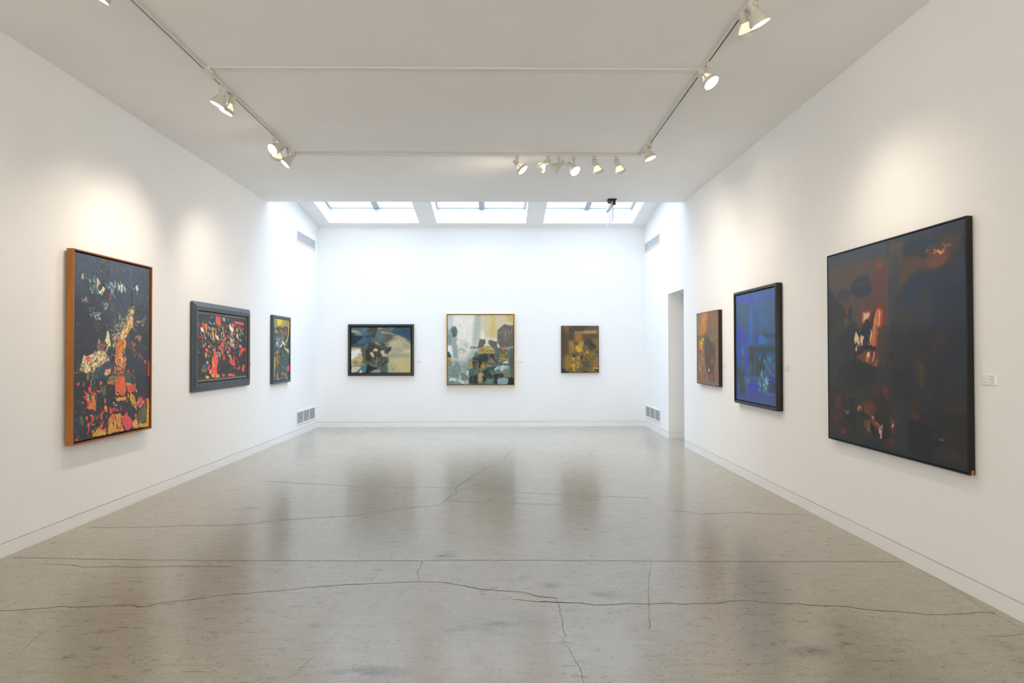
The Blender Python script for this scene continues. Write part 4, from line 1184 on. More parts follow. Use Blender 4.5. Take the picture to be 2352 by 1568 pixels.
'R3': dict(base='3a3c40', drag=6, qw=317.3, qh=499.7, ops='''P 46586a 5 1 1:0,-2 511,-1 522,58 377,61 -1,50
P 46506a 14 3 .8:0,-8 113,1 112,41 -1,33
P 3c4a62 17 3 1:511,-1 1002,-2 999,68 926,43 751,32 633,45 522,51
P 625650 17 5 1:8,51 389,63 527,59 534,428 311,421 7,176
P 5c5652 14 5 1:528,6 634,24 633,102 548,195 526,157
P 655448 14 5 .9:61,91 263,101 249,161 82,143
P 5e5048 21 7 1:633,89 750,94 841,96 917,114 925,176 749,178 677,193 621,237 579,302 569,197
P 5a504c 14 5 .9:751,32 901,41 982,56 966,122 905,131 796,114
P 35445e 7 3 1:633,45 751,39 867,47 884,63 797,72 727,90 653,99 628,75
P 2f3d52 5 2 .9:717,102 792,105 782,118 745,118
P 7d5046 17 4 .9:787,113 905,106 917,145 840,146 796,127
P 8a5c48 14 4 .8:787,138 900,148 883,171 818,178 782,160
P 9a4a44 7 2 .9:796,114 828,109 867,119 832,126 805,120
R 60 5.9 1.4 165 18 1 f0b070|e07850|c85a48|ffe0b0|a85040:832,101 892,104 875,115 832,110
P ffd8a8 1 2 1:841,107 859,108 880,106 879,104 858,105 841,105
P e8a070 1 2 1:783,93 794,94 794,90 782,89
R 20 5.2 1.4 160 20 .8 c87c4c|8a5c48:884,86 913,91 909,98 884,92
P a04a40 9 3 .8:858,127 900,130 900,142 862,137
P c86044 6 2 1:442,96 476,97 479,115 462,120 442,125
P 8a4a3c 9 3 .8:430,91 482,94 482,134 424,130
P 8c4f44 9 3 .8:181,185 209,165 229,159 215,173 188,198
P 364358 5 2 1:242,161 275,149 345,142 376,146 382,165 388,177 399,215 387,243 325,253 248,246 218,220 222,182
P 655450 3 1 .9:255,179 369,181 369,186 268,190
P 434652 10 3 .9:96,189 208,200 201,266 96,257
P 6e4c46 10 3 .8:388,147 515,120 536,229 434,291 399,244
P 5f4a46 14 4 .8:338,254 492,260 502,325 325,317
P 454f58 8 2 .9:549,76 597,76 590,200 573,371 524,404 531,228
P 3c4350 7 2 .8:526,175 548,177 542,247 525,245
P 36435a 17 3 1:682,193 759,183 866,181 937,160 1001,145 997,442 572,429 578,319 621,251
P 424a5a 21 5 .7:925,116 982,95 996,186 932,238 900,204
P 454a52 17 5 .8:749,250 817,257 802,436 699,433 724,329
P 574e48 10 3 .7:766,336 794,338 794,360 766,355
P 484a48 14 5 .9:579,302 700,344 689,433 572,429
P 364052 17 3 .9:839,259 999,275 997,442 837,437
P 90403c 7 2 .9:166,283 211,278 200,324 169,350
P 96462f 9 3 .9:293,318 386,310 410,362 397,391 311,388
P e89a58 3 1 1:321,318 380,331 361,360 337,374 318,377
P ffe8c0 2 1 1:328,324 377,339 358,360 330,370
P 8a4030 9 2 .9:428,283 491,288 496,360 484,426 421,424
P d8643a 3 2 1:437,320 474,319 485,359 467,416 427,424 421,381
P f09050 2 1 1:428,327 445,325 433,425 415,424 404,377
P fff0d0 1 2 1:451,323 454,350 445,393 440,425 446,425 453,394 462,351 457,323
P ffd0a0 1 2 1:448,325 452,343 455,343 452,325
P 33353a 3 1 1:398,332 416,308 404,377 391,423 373,423
P 2c343c 2 2 1:321,384 355,360 374,368 397,424 311,421
P 2f3a48 7 2 .9:201,289 234,295 214,352 186,371
P 6a684c 4 3 .8:152,357 193,351 200,383 158,401
P 44484a 8 3 .9:87,366 152,369 144,416 87,414
R 260 15.5 2.4 84 14 .25 6a5a50|3c4656|5a4c48|46505c|7a5a4a:8,51 549,38 545,428 5,411
P 3a4046 13 4 1:6,441 227,426 234,594 3,653
P 48453c 11 4 .8:18,388 148,393 111,453 17,494
P 363c3e 9 4 .9:102,443 252,397 235,456 200,545 120,546
P 2c3340 11 4 .9:165,520 209,495 217,540 173,555
P f2dcc0 2 2 1:265,417 289,447 291,491 252,476 244,451
P fff2dc 1 1 1:269,422 281,442 281,471 260,461
P e8c090 2 2 1:298,447 318,424 330,443 326,477 301,501 295,491
P fff0d8 1 1 1:314,443 326,457 309,491 297,486
P 16191c 1 2 1:279,408 288,462 299,501 304,500 295,461 284,408
P 1a1d20 1 2 1:248,426 239,476 246,540 252,540 247,476 253,427
P 26302f 2 2 1:318,399 358,415 381,430 357,472 334,453 302,428
P e8d0a8 2 1 1:389,412 400,431 396,464 385,477 379,454
P e07844 2 2 1:401,403 457,405 445,460 430,506 396,496 357,487 388,478
P f09058 2 1 .9:412,403 431,404 419,464 400,473
P fff0d4 1 2 1:449,404 434,431 433,464 438,464 442,432 454,405
P 6aa070 1 2 .8:353,430 372,463 374,463 355,429
P 16181a 3 1 1:321,498 349,496 430,506 430,518 317,515
P 1a1c1e 1 2 1:318,507 270,526 246,542 256,547 282,534 325,513
P f0d0a0 2 2 1:251,515 272,491 264,530
P 8a5030 6 3 1:259,554 349,520 441,520 440,589 410,599 333,582
P d88a40 2 2 1:341,573 357,525 384,534 372,562 352,587
P fff0d0 1 1 1:357,529 376,534 372,548 357,553
P f8d8a8 1 2 1:408,529 400,557 392,576 398,577 409,558 414,529
P fff0d8 1 2 1:407,527 404,543 409,543 412,527
P e8885c 2 2 1:426,562 442,566 437,589 418,597 414,590
P fff0dc 1 2 1:435,561 429,587 434,587 440,562
P 1a1c20 3 1 1:384,529 403,532 399,548 386,543
P 2c2f33 9 3 1:173,575 251,567 317,578 425,608 425,664 315,718 109,720 100,628
P 343838 13 4 .9:101,597 191,570 163,697 72,723
P 6a4434 7 2 .8:431,404 500,406 485,497 448,598 425,590
P 4a4840 9 3 .9:472,405 529,407 506,588 462,598
P 4a4038 7 3 .8:507,470 583,489 582,595 527,601
P 2a2e33 5 3 .9:520,533 569,529 562,569 534,565
P 4c3a34 6 2 .8:524,569 568,577 568,595 534,600
P 34363b 66 7 .8:570,427 1018,419 1013,949 605,978 581,674
P 2d3540 18 4 .9:795,552 862,540 865,777 786,785
P 303a46 18 4 .9:906,445 1008,426 1006,688 904,695
P 45413c 18 4 .7:819,443 896,445 895,492 818,520
P 403d38 18 4 .8:699,507 806,524 795,556 699,566
P 26292e 4 2 .9:712,511 783,514 840,520 736,520
P 474a34 11 3 .9:693,558 753,557 759,631 752,690 737,707 729,616
P 5a5c36 6 2 .7:738,582 756,586 752,665 741,674
P 5a3c2c 6 2 .6:756,594 771,594 761,648
P 2e2f34 13 4 .9:541,600 673,605 672,754 553,747
P 3c3a30 13 4 .8:646,748 734,707 733,782 646,791
P 46463a 1 2 .8:733,715 714,746 716,747 735,716
P 50564c 1 2 .8:769,672 825,770 848,811 849,811 828,769 771,672
P 4a4c44 1 2 .7:854,730 831,764 833,765 856,731
P 3f3a34 18 4 .8:860,738 1005,718 1005,778 871,793
P 2c3032 13 4 .9:733,782 995,772 1005,801 848,843 733,824
P 24282f 5 2 1:658,824 733,832 859,849 870,888 790,989 650,971 652,855
P 8c3c2c 7 2 1:684,808 724,804 714,824 690,823
P 5a3028 9 3 .7:659,781 709,785 721,817 671,814
P e0a050 1 1 1:845,885 856,882 875,891 872,895 848,891
P ffe8b0 0 2 1:852,885 866,889 867,887 853,883
P 1c1e22 4 2 1:842,896 880,898 869,909 842,906
P 5c4028 9 3 .9:907,925 943,935 958,959 912,952
P 4a3a2c 13 3 .7:791,879 859,861 848,887 808,897
P 33302c 13 4 .8:876,824 985,803 994,915 880,894
P 34302c 18 4 .9:5,727 109,720 315,718 540,721 551,934 312,1007 12,980
P 3c3c34 18 4 .8:145,749 394,703 408,777 197,795
P 6a382c 9 3 .9:62,775 118,751 117,833 61,833
P 55332c 13 4 .8:32,851 144,840 125,944 41,955
P e0c070 1 1 1:204,767 219,778 219,798 208,789
P d8d0a8 1 2 1:239,756 221,778 225,778 242,757
P 2a2e30 6 3 1:198,755 257,770 248,840 205,834
P fff0d8 2 2 1:280,807 290,799 302,815 281,829 271,823
P c87c50 4 2 .9:269,808 306,795 310,819 281,832
R 30 5.3 1.8 60 50 1 e8c090|c87850|8a4a34:135,831 197,830 197,848 144,850
P c86a48 4 2 1:330,805 346,801 350,813 334,817
P 7c4430 11 4 .9:314,780 408,772 423,813 377,841 330,832
P d89060 1 2 .9:372,790 375,799 380,798 376,789
P c87a54 1 2 .9:332,820 359,835 391,845 394,843 364,831 336,818
P 20262c 5 2 1:60,926 197,845 222,842 214,878 79,929
P 22282c 5 3 1:214,833 265,819 247,928 205,914
P 23282e 4 2 1:306,829 361,843 361,857 314,857
P fff0e0 1 1 1:383,843 402,838 401,850 392,853
P a04830 4 2 1:377,850 408,852 452,902 437,909 392,877
P f0dcc0 1 2 1:352,870 373,867 369,899 357,914
P d85a44 2 1 1:345,921 369,903 384,925 349,932
P 7a5a3c 6 3 .9:314,872 377,860 376,902 329,908
P 1c1f24 4 2 1:384,882 426,910 426,929 392,929
P e8b880 1 2 1:427,869 439,886 443,884 430,867
P ffe8d0 2 2 1:448,893 470,886 472,904 459,938 448,916
P 16181a 0 2 1:459,897 463,914 466,914 462,896
R 16 4.4 1.3 60 50 1 fff0d8|c88050|20242a:448,889 475,885 466,937 452,934
P fff0dc 1 1 1:547,850 555,858 553,876 538,882
P e8a070 1 2 1:530,839 537,843 540,841 533,837
P 8a4830 4 2 .8:531,834 562,843 562,883 534,887
P fff0dc 1 1 1:545,854 555,862 550,878 539,877
P 7c3c34 6 2 .9:472,698 512,687 518,731 497,747 476,725
P 6a342c 7 2 .8:497,715 532,748 525,762 497,747
P 5a3430 7 2 .8:409,702 454,699 446,755 416,744
P 8c3c34 6 2 .9:116,945 161,929 178,952 124,965
P 6a332c 7 2 .9:502,945 551,925 551,965 502,963
P 9c4030 4 1 .8:538,878 559,879 555,911 545,908
P 23262a 9 3 .9:467,891 531,892 523,938 466,946
P 343a32 9 3 .9:272,915 345,916 437,950 280,973
P 252d3a 11 2 1:0,971 313,968 551,978 790,981 1000,989 1000,1004 0,1003
R 260 19.8 2.6 84 14 .22 46423c|2c3038|3c3a34|34404c|4c4038:17,420 1003,448 998,982 12,980
G .05 140 120''')
}

def canvas_material(name, rough, bump, gain=1.0, spec=.6):
    m = mat(name, (.5, .5, .5), rough, spec); t = NT(m)
    at = t.n('ShaderNodeAttribute', attribute_name='pigment')
    c = t.mix(1.0, at.outputs['Color'], gain if isinstance(gain, tuple) else (gain, gain, gain), 'MULTIPLY')
    t.l(c, t.b.inputs['Base Color'])
    g = t.n('ShaderNodeTexCoord').outputs['Object']
    v = t.n('ShaderNodeMapping', ins={'Vector': g, 'Scale': (1, 1, .6)}).outputs[0]
    t.bump(t.noise(v, 70, 5, .65), bump, .004)
    return m

def make_canvas(key, root, x0, x1, z0, z1, d, step, material, relief=0.0):
    """canvas in the painting's own frame: x across, z up, front at -y = d"""
    wd, ht = x1 - x0, z1 - z0
    nu, nv = int(wd / step), int(ht / step)
    linr, lum = render_canvas(key, nu, nv)
    xs_ = np.linspace(x0, x1, nu); zs_ = np.linspace(z1, z0, nv)
    X, Z = np.meshgrid(xs_, zs_)
    Y = -d - relief * (lum - lum.mean())
    front = np.stack([X, Y, Z], -1).reshape(-1, 3)
    back = np.array([(x0, -d + .012, z1), (x1, -d + .012, z1), (x1, -d + .012, z0), (x0, -d + .012, z0)])
    co = np.vstack([front, back])
    i = np.arange(nv - 1)[:, None] * nu + np.arange(nu - 1)[None, :]
    q = np.stack([i, i + nu, i + nu + 1, i + 1], -1).reshape(-1, 4)
    nF = nu * nv
    polys = q.tolist()
    cn = [0, nu - 1, nF - 1, nF - nu]
    top = list(range(0, nu)); right = list(range(nu - 1, nF, nu)); bot = list(range(nF - 1, nF - nu - 1, -1)); left = list(range(nF - nu, -1, -nu))
    for edge, a, b in ((top, 0, 1), (right, 1, 2), (bot, 2, 3), (left, 3, 0)):
        polys.append([nF + a] + edge + [nF + b])
    polys.append([nF + 3, nF + 2, nF + 1, nF])
    me = bpy.data.meshes.new('canvas')
    me.from_pydata(co.tolist(), [], polys)
    me.materials.append(material)
    at = me.color_attributes.new('pigment', 'FLOAT_COLOR', 'POINT')
    buf = np.ones((len(co), 4), np.float32)
    buf[:nF, :3] = linr.reshape(-1, 3)
    buf[nF:, :3] = .03
    at.data.foreach_set('color', buf.ravel())
    me.update()
    o = bpy.data.objects.new('canvas', me); COL.objects.link(o); o.parent = root
    return o

def on_wall(name, side, a0, a1, z0, z1, **tags):
    """root Empty on a wall; a0..a1 is the extent along the wall"""
    c = (a0 + a1) / 2; z = (z0 + z1) / 2
    if side == 'L': o = empty(name, (XL, c, z), PI / 2)
    elif side == 'R': o = empty(name, (XR, c, z), -PI / 2)
    else: o = empty(name, (c, YB, z), 0)
    tag(o, **tags)
    return o, a1 - a0, z1 - z0

STEP = .0052
# L1: tall painting in a deep wooden floater frame
r, w_, h_ = on_wall('framed_painting', 'L', 5.745, 7.030, .720, 2.368, label='upright dark blue painting with orange and cream passages in a honey brown wood frame', cat='painting')
MB().rings(w_, h_, [(0, .018), (0, .08), (.011, .08), (.011, .018)]).build('frame', M_OAK, r, bevel=.0015)
MB().rings(w_ - .0225, h_ - .0225, [(0, .019), (0, .074), (.004, .074), (.004, .019)]).build('frame_lining', M_OAKIN, r)
b = MB(); b.box(-w_ / 2 + .016, w_ / 2 - .016, -.03, -.0205, -h_ / 2 + .016, h_ / 2 - .016); b.box(-w_ / 2 + .05, w_ / 2 - .05, -.0205, -.001, -h_ / 2 + .05, h_ / 2 - .05)
b.build('backing', M_GAP, r)
make_canvas('L1', r, -w_ / 2 + .026, w_ / 2 - .026, -h_ / 2 + .026, h_ / 2 - .026, .066, STEP * .9, canvas_material('pigment_night_town', .42, .5, (1.0, 1.05, 1.1), .45), .006)
# L2: wide painting in a broad bevelled frame
r, w_, h_ = on_wall('framed_painting', 'L', 8.040, 9.870, 1.024, 2.101, label='wide abstract painting of red, yellow and black marks in a broad slate blue frame', cat='painting')
MB().rings(w_, h_, [(.012, .006), (0, .030), (.056, .058), (.100, .056), (.102, .022), (.102, .006)]).build('frame', M_BLUEF, r)
MB().rings(w_ - .2, h_ - .2, [(.001, .050), (.001, .0572), (.0035, .0572), (.0035, .050)]).build('frame_edge_strip', M_STRIP, r)
b = MB(); b.box(-w_ / 2 + .103, w_ / 2 - .103, -.010, -.001, -h_ / 2 + .103, h_ / 2 - .103); b.build('backing', M_GAP, r)
MB().rings(w_ - .225, h_ - .225, [(0, .011), (0, .034), (.031, .034), (.031, .011)]).build('liner', M_LINER, r)
make_canvas('L2', r, -w_ / 2 + .145, w_ / 2 - .145, -h_ / 2 + .145, h_ / 2 - .145, .032, STEP, canvas_material('pigment_red_field', .4, .4, 1.1, .45), .004)
# L3: narrow upright painting in the skylit bay
r, w_, h_ = on_wall('framed_painting', 'L', 10.835, 11.725, .989, 2.083, label='upright green and yellow painting in a flat slate frame, furthest along the left wall', cat='painting')
MB().rings(w_, h_, [(0, .001), (0, .05), (.046, .05), (.046, .001)]).build('frame', M_BLUEF, r, bevel=.002)
b = MB(); b.box(-w_ / 2 + .0465, w_ / 2 - .0465, -.012, -.001, -h_ / 2 + .0465, h_ / 2 - .0465); b.build('backing', M_GAP, r)
make_canvas('L3', r, -w_ / 2 + .052, w_ / 2 - .052, -h_ / 2 + .052, h_ / 2 - .052, .042, STEP * 1.1, canvas_material('pigment_green_garden', .45, .3, 1.15, .5))
# B1..B3 on the back wall
r, w_, h_ = on_wall('framed_painting', 'B', -3.036, -1.731, 1.019, 2.042, label='blue grey and sand painting in a black frame, leftmost on the back wall', cat='painting')
MB().rings(w_, h_, [(0, .001), (0, .045), (.036, .050), (.044, .044), (.044, .001)]).build('frame', M_BLKO, r, bevel=.001)
b = MB(); b.box(-w_ / 2 + .0445, w_ / 2 - .0445, -.012, -.001, -h_ / 2 + .0445, h_ / 2 - .0445); b.build('backing', M_GAP, r)
make_canvas('B1', r, -w_ / 2 + .063, w_ / 2 - .063, -h_ / 2 + .061, h_ / 2 - .061, .034, STEP * 1.1, canvas_material('pigment_blue_rock', .5, .15, .85, .3))
r, w_, h_ = on_wall('framed_painting', 'B', -1.086, .274, .816, 2.250, label='squarish pale cream and grey-green painting in a thin golden frame, middle of back wall', cat='painting')
MB().rings(w_, h_, [(0, .001), (0, .052), (.016, .052), (.016, .001)]).build('frame', M_GOLD, r, bevel=.001)
b = MB(); b.box(-w_ / 2 + .0165, w_ / 2 - .0165, -.012, -.001, -h_ / 2 + .0165, h_ / 2 - .0165); b.build('backing', M_GAP, r)
make_canvas('B2', r, -w_ / 2 + .026, w_ / 2 - .026, -h_ / 2 + .026, h_ / 2 - .026, .044, STEP * 1.1, canvas_material('pigment_pale_grove', .5, .15, .88, .3))
r, w_, h_ = on_wall('framed_painting', 'B', 1.201, 1.952, 1.069, 2.006, label='small brown and ochre yellow painting with thin dark edge, rightmost on the back wall', cat='painting')
MB().rings(w_, h_, [(0, .001), (0, .036), (.008, .036), (.008, .001)]).build('frame', M_BRNF, r)
make_canvas('B3', r, -w_ / 2 + .009, w_ / 2 - .009, -h_ / 2 + .009, h_ / 2 - .009, .034, STEP * 1.1, canvas_material('pigment_ochre_forms', .5, .2, .85, .3))
# right wall
r, w_, h_ = on_wall('framed_painting', 'R', 8.828, 9.812, 1.035, 2.038, label='tawny brown painting with an orange streak, furthest along the right wall beside the opening', cat='painting')
MB().rings(w_, h_, [(0, .001), (0, .05), (.006, .05), (.006, .001)]).build('frame', M_BRNF, r)
make_canvas('R1', r, -w_ / 2 + .007, w_ / 2 - .007, -h_ / 2 + .007, h_ / 2 - .007, .048, STEP * 1.1, canvas_material('pigment_tawny', .5, .2, (1.12, 1.0, .9), .4))
r, w_, h_ = on_wall('framed_painting', 'R', 6.925, 8.205, .881, 2.200, label='deep blue painting in a rounded black frame, middle of the right wall', cat='painting')
MB().rings(w_, h_, [(0, .001), (0, .056), (.004, .064), (.012, .067), (.028, .067), (.034, .062), (.036, .001)], R=.016).build('frame', M_SATIN, r, smooth=True)
b = MB(); b.box(-w_ / 2 + .0365, w_ / 2 - .0365, -.02, -.001, -h_ / 2 + .0365, h_ / 2 - .0365); b.build('backing', M_GAP, r)
make_canvas('R2', r, -w_ / 2 + .043, w_ / 2 - .043, -h_ / 2 + .043, h_ / 2 - .043, .052, STEP, canvas_material('pigment_deep_blue', .4, .2, (.68, 1.18, 1.16), .45))
r, w_, h_ = on_wall('framed_painting', 'R', 4.098, 5.874, .743, 2.321, label='very large blackish brown painting with glowing orange flecks, nearest on the right wall', cat='painting')
MB().rings(w_, h_, [(.001, .006), (0, .045), (.010, .045), (.010, .006)]).build('frame', M_BLKF, r, bevel=.001)
b = MB(); b.box(-w_ / 2 + .0105, w_ / 2 - .0105, -.018, -.001, -h_ / 2 + .0105, h_ / 2 - .0105); b.build('backing', M_GAP, r)
b = MB(); b.box(w_ / 2 - .0005, w_ / 2 + .0006, -.030, -.014, -h_ / 2 + .001, -h_ / 2 + .03)
tag(b.build('worn_corner', M_BARE, r), label='bare orange wood where the black paint is chipped')
make_canvas('R3', r, -w_ / 2 + .0145, w_ / 2 - .0145, -h_ / 2 + .0145, h_ / 2 - .0145, .043, STEP * .95, canvas_material('pigment_ember_dark', .42, .15, (.74, .67, .64), .25))  # pigment includes a bluish reflection haze painted into the upper part

# ------------------------------------------------------------------ wall labels
def card(side, a0, a1, z0, z1, label, text=0):
    r, w_, h_ = on_wall('wall_label', side, a0, a1, z0, z1, label=label, cat='label')
    MB().box(-w_ / 2, w_ / 2, -.007, 0, -h_ / 2, h_ / 2).build('card', M_CARD, r, bevel=.0008)
    if text:
        rg = random.Random(7)
        b = MB()
        rows = [(.035, .012, .33, .40), (.20, .01, .42, .40), (.36, .01, .18, .40), (.80, .011, .33, .40)]
        for fy, th, ln, xe in ((.17, .0022, .36, .43), (.44, .0022, .40, .43), (.62, .0022, .14, .43), (.80, .0024, .32, .43)):
            x = w_ * (xe - ln); z = h_ / 2 - fy * h_
            while x < w_ * xe:
                l = rg.uniform(.0015, .0045)
                b.box(x, min(x + l, w_ * xe), -.00755, -.007, z - th / 2 * rg.uniform(.6, 1), z + th / 2 * rg.uniform(.6, 1)); x += l + .0009
        b.build('printed_text', M_INK, r)
        b = MB()
        for dx, ln in ((-.42, .05), (-.34, .06), (-.27, .03)):
            b.box(w_ * dx, w_ * (dx + ln), -.00755, -.007, -h_ * .28 - .0015, -h_ * .28 + .0015)
        b.build('printed_mark', M_INK, r)
card('L', 7.178, 7.230, 1.308, 1.364, 'small white label card beside the upright painting in the honey brown wood frame')
card('L', 9.985, 10.05, 1.294, 1.345, 'small white label card beside the wide red and black painting on the left wall')
card('B', -1.681, -1.585, 1.296, 1.339, 'small white label card to the right of the blue grey painting on the back wall')
card('B', .341, .436, 1.291, 1.335, 'small white label card to the right of the pale golden-framed painting on the back wall')
card('B', 2.004, 2.100, 1.291, 1.330, 'small white label card to the right of the small ochre painting on the back wall')
card('R', 8.680, 8.79, 1.298, 1.352, 'small white label card beside the tawny brown painting on the right wall')
card('R', 6.755, 6.865, 1.305, 1.361, 'small white label card beside the deep blue painting on the right wall', 1)
card('R', 3.922, 4.030, 1.299, 1.356, 'white label card with printed text beside the very large blackish brown painting', 1)

# ------------------------------------------------------------------ air grilles
def grille(side, a0, a1, z0, z1, sections, label, fine=False):
    r, w_, h_ = on_wall('air_vent', side, a0, a1, z0, z1, label=label, cat='vent', group='air vents near the back corners')
    bd = .030 if not fine else .026
    MB().rings(w_, h_, [(0, .0), (0, .008), (.004, .012), (bd - .004, .012), (bd, .006), (bd, .0)]).build('vent_frame', M_VENT, r)
    MB().box(-w_ / 2 + bd + .001, w_ / 2 - bd - .001, -.002, -.0005, -h_ / 2 + bd + .001, h_ / 2 - bd - .001).build('vent_cavity', M_VENTD, r)
    b = MB(); iw = w_ - 2 * bd; ih = h_ - 2 * bd
    n = 13 if not fine else 11
    for k in range(n):
        z = -ih / 2 + ih * (k + .5) / n; th = ih / n * (.24 if not fine else .17)
        b.hexa([(-iw / 2, -.003, z - th), (iw / 2, -.003, z - th), (iw / 2, -.0085, z - th * .2), (-iw / 2, -.0085, z - th * .2),
                (-iw / 2, -.003, z + th * .6), (iw / 2, -.003, z + th * .6), (iw / 2, -.0085, z + th * 1.4), (-iw / 2, -.0085, z + th * 1.4)])
    if fine:
        m = 44
        for k in range(1, m):
            x = -iw / 2 + iw * k / m
            b.box(x - .0022, x + .0022, -.010, -.0086, -ih / 2, ih / 2)
    for k in range(1, sections):
        x = -iw / 2 + iw * k / sections
        b.box(x - .014, x + .014, -.0115, -.003, -ih / 2, ih / 2)
    b.build('louvres', M_VENT, r)
grille('L', 12.215, 13.432, .180, .436, 3, 'white three-section air vent low on the left wall by the back corner')
grille('R', 12.280, 13.534, .195, .438, 3, 'white three-section air vent low on the right wall between back corner and opening')
grille('L', 12.195, 13.432, 3.470, 3.685, 1, 'white finely louvred air vent high on the left wall under the skylights', True)
grille('R', 12.240, 13.546, 3.450, 3.650, 1, 'white finely louvred air vent high on the right wall under the skylights', True)

# ------------------------------------------------------------------ lighting track
TX0, TX1, TY = -2.43, 1.668, 8.045
TZ = HC - .026        # underside of the track
def track_run(ax, c, a0, a1, root, name='track'):
    """one straight run; ax = 'y' or 'x'; slot facing down"""
    hw = .0175; sw = .0062
    b = MB()
    def bx(o0, o1, z0, z1, mi=0):
        if ax == 'y': b.box(c + o0, c + o1, a0, a1, z0, z1, mi)
        else: b.box(a0, a1, c + o0, c + o1, z0, z1, mi)
    bx(-hw, -sw, TZ, HC - .001); bx(sw, hw, TZ, HC - .001); bx(-sw, sw, TZ + .010, HC - .001, 1)
    return b.build(name, [M_TRACK, M_DARK], root)
def connector(x, y, lx, ly, root):
    return MB().box(x - lx, x + lx, y - ly, y + ly, TZ - .0015, HC - .001).build('track_connector', M_TRACK, root, bevel=.001)
tl = empty('lighting_track', (TX0, 2, HC)); tl.location = (0, 0, 0)
tag(tl, 'long white lighting track running down the left side of the ceiling', 'track')
track_run('y', TX0, -3.9, 5.60, tl); connector(TX0, 5.70, .0180, .098, tl)
track_run('y', TX0, 5.80, TY - .10, tl); connector(TX0, TY - .045, .0180, .055, tl)
MB().box(TX0 + .0185, TX0 + .05, 5.60, 5.68, TZ + .002, HC - .001).build('track_connector', M_TRACK, tl)
tr = empty('lighting_track', (0, 0, 0))
tag(tr, 'long white lighting track running down the right side of the ceiling', 'track')
track_run('y', TX1, -3.9, 5.52, tr); connector(TX1, 5.62, .0180, .098, tr)
track_run('y', TX1, 5.72, TY - .10, tr); connector(TX1, TY - .045, .0180, .055, tr)
tb = empty('lighting_track', (0, 0, 0))
tag(tb, 'white lighting track across the ceiling near the skylights, joining the side tracks', 'track')
track_run('x', TY, TX0 + .10, TX1 - .10, tb)
connector(TX0 + .061, TY, .038, .0180, tb); connector(TX1 - .061, TY, .038, .0180, tb)
MB().box(TX0 + .03, TX1 - .03, TY - .062, TY - .019, HC - .007, HC - .001).build('mounting_strip', M_TRACK, tb)
tc = empty('ceiling_conduit', (0, 0, 0))
tag(tc, 'flat white conduit strip crossing the ceiling between the side tracks', 'conduit')
b = MB(); b.box(TX0 + .052, TX1 - .019, 5.600, 5.665, HC - .010, HC - .001)
b.build('strip', M_TRACK, tc)
b = MB(); b.box(TX0 + .052, TX1 - .019, 5.666, 5.678, HC - .004, HC - .001)
b.build('seam', M_DARK, tc)

# ------------------------------------------------------------------ track spotlights
def mesh_only(mb, name, mats, smooth=True, bevel=0):
    o = mb.build(name, mats, None, smooth=smooth)
    me = o.data; bpy.data.objects.remove(o)
    return me
# head space: light travels along -z, pivot at the origin, bulb face at z = -.15
bell = MB().lathe([(0, .004), (.024, .004), (.028, .000), (.0285, -.058), (.032, -.067), (.047, -.094), (.060, -.120), (.065, -.134), (.066, -.154), (.064, -.156),
                   (.0625, -.136), (.057, -.120), (.044, -.095), (.026, -.067), (0, -.057)])
ME_BELL = mesh_only(bell, 'lamp_shade', [M_LAMP])
sock = MB().lathe([(0, .004), (.024, .004), (.028, .000), (.0285, -.050), (.0285, -.068), (.026, -.070), (.025, -.055), (0, -.050)])
ME_SOCK = mesh_only(sock, 'lamp_socket', [M_LAMP])
ring = MB().lathe([(.061, -.128), (.065, -.128), (.066, -.131), (.066, -.158), (.064, -.160), (.062, -.158), (.062, -.131)], close=True)
for s in (-1, 1):
    ring.hexa([(s * .029 - .0015, -.006, -.050), (s * .029 + .0015, -.006, -.050), (s * .029 + .0015, .006, -.050), (s * .029 - .0015, .006, -.050),
               (s * .0655 - .0015, -.006, -.132), (s * .0655 + .0015, -.006, -.132), (s * .0655 + .0015, .006, -.132), (s * .0655 - .0015, .006, -.132)])
ME_RING = mesh_only(ring, 'gimbal_ring', [M_LAMP])
bulbg = MB().lathe([(.019, -.060), (.022, -.074), (.040, -.098), (.052, -.118), (.058, -.136), (.058, -.150)])
ME_BULBG = mesh_only(bulbg, 'bulb', [M_BULBG])
face = MB().lathe([(.0595, -.148), (.0585, -.151), (.040, -.1545), (.018, -.156), (0.0005, -.1565)])
ME_FACE = mesh_only(face, 'bulb_lens', [M_BULB])
adp = MB().box(-.017, .017, -.017, .017, -.046, 0)
ME_ADP = mesh_only(adp, 'adapter', [M_LAMP], False)

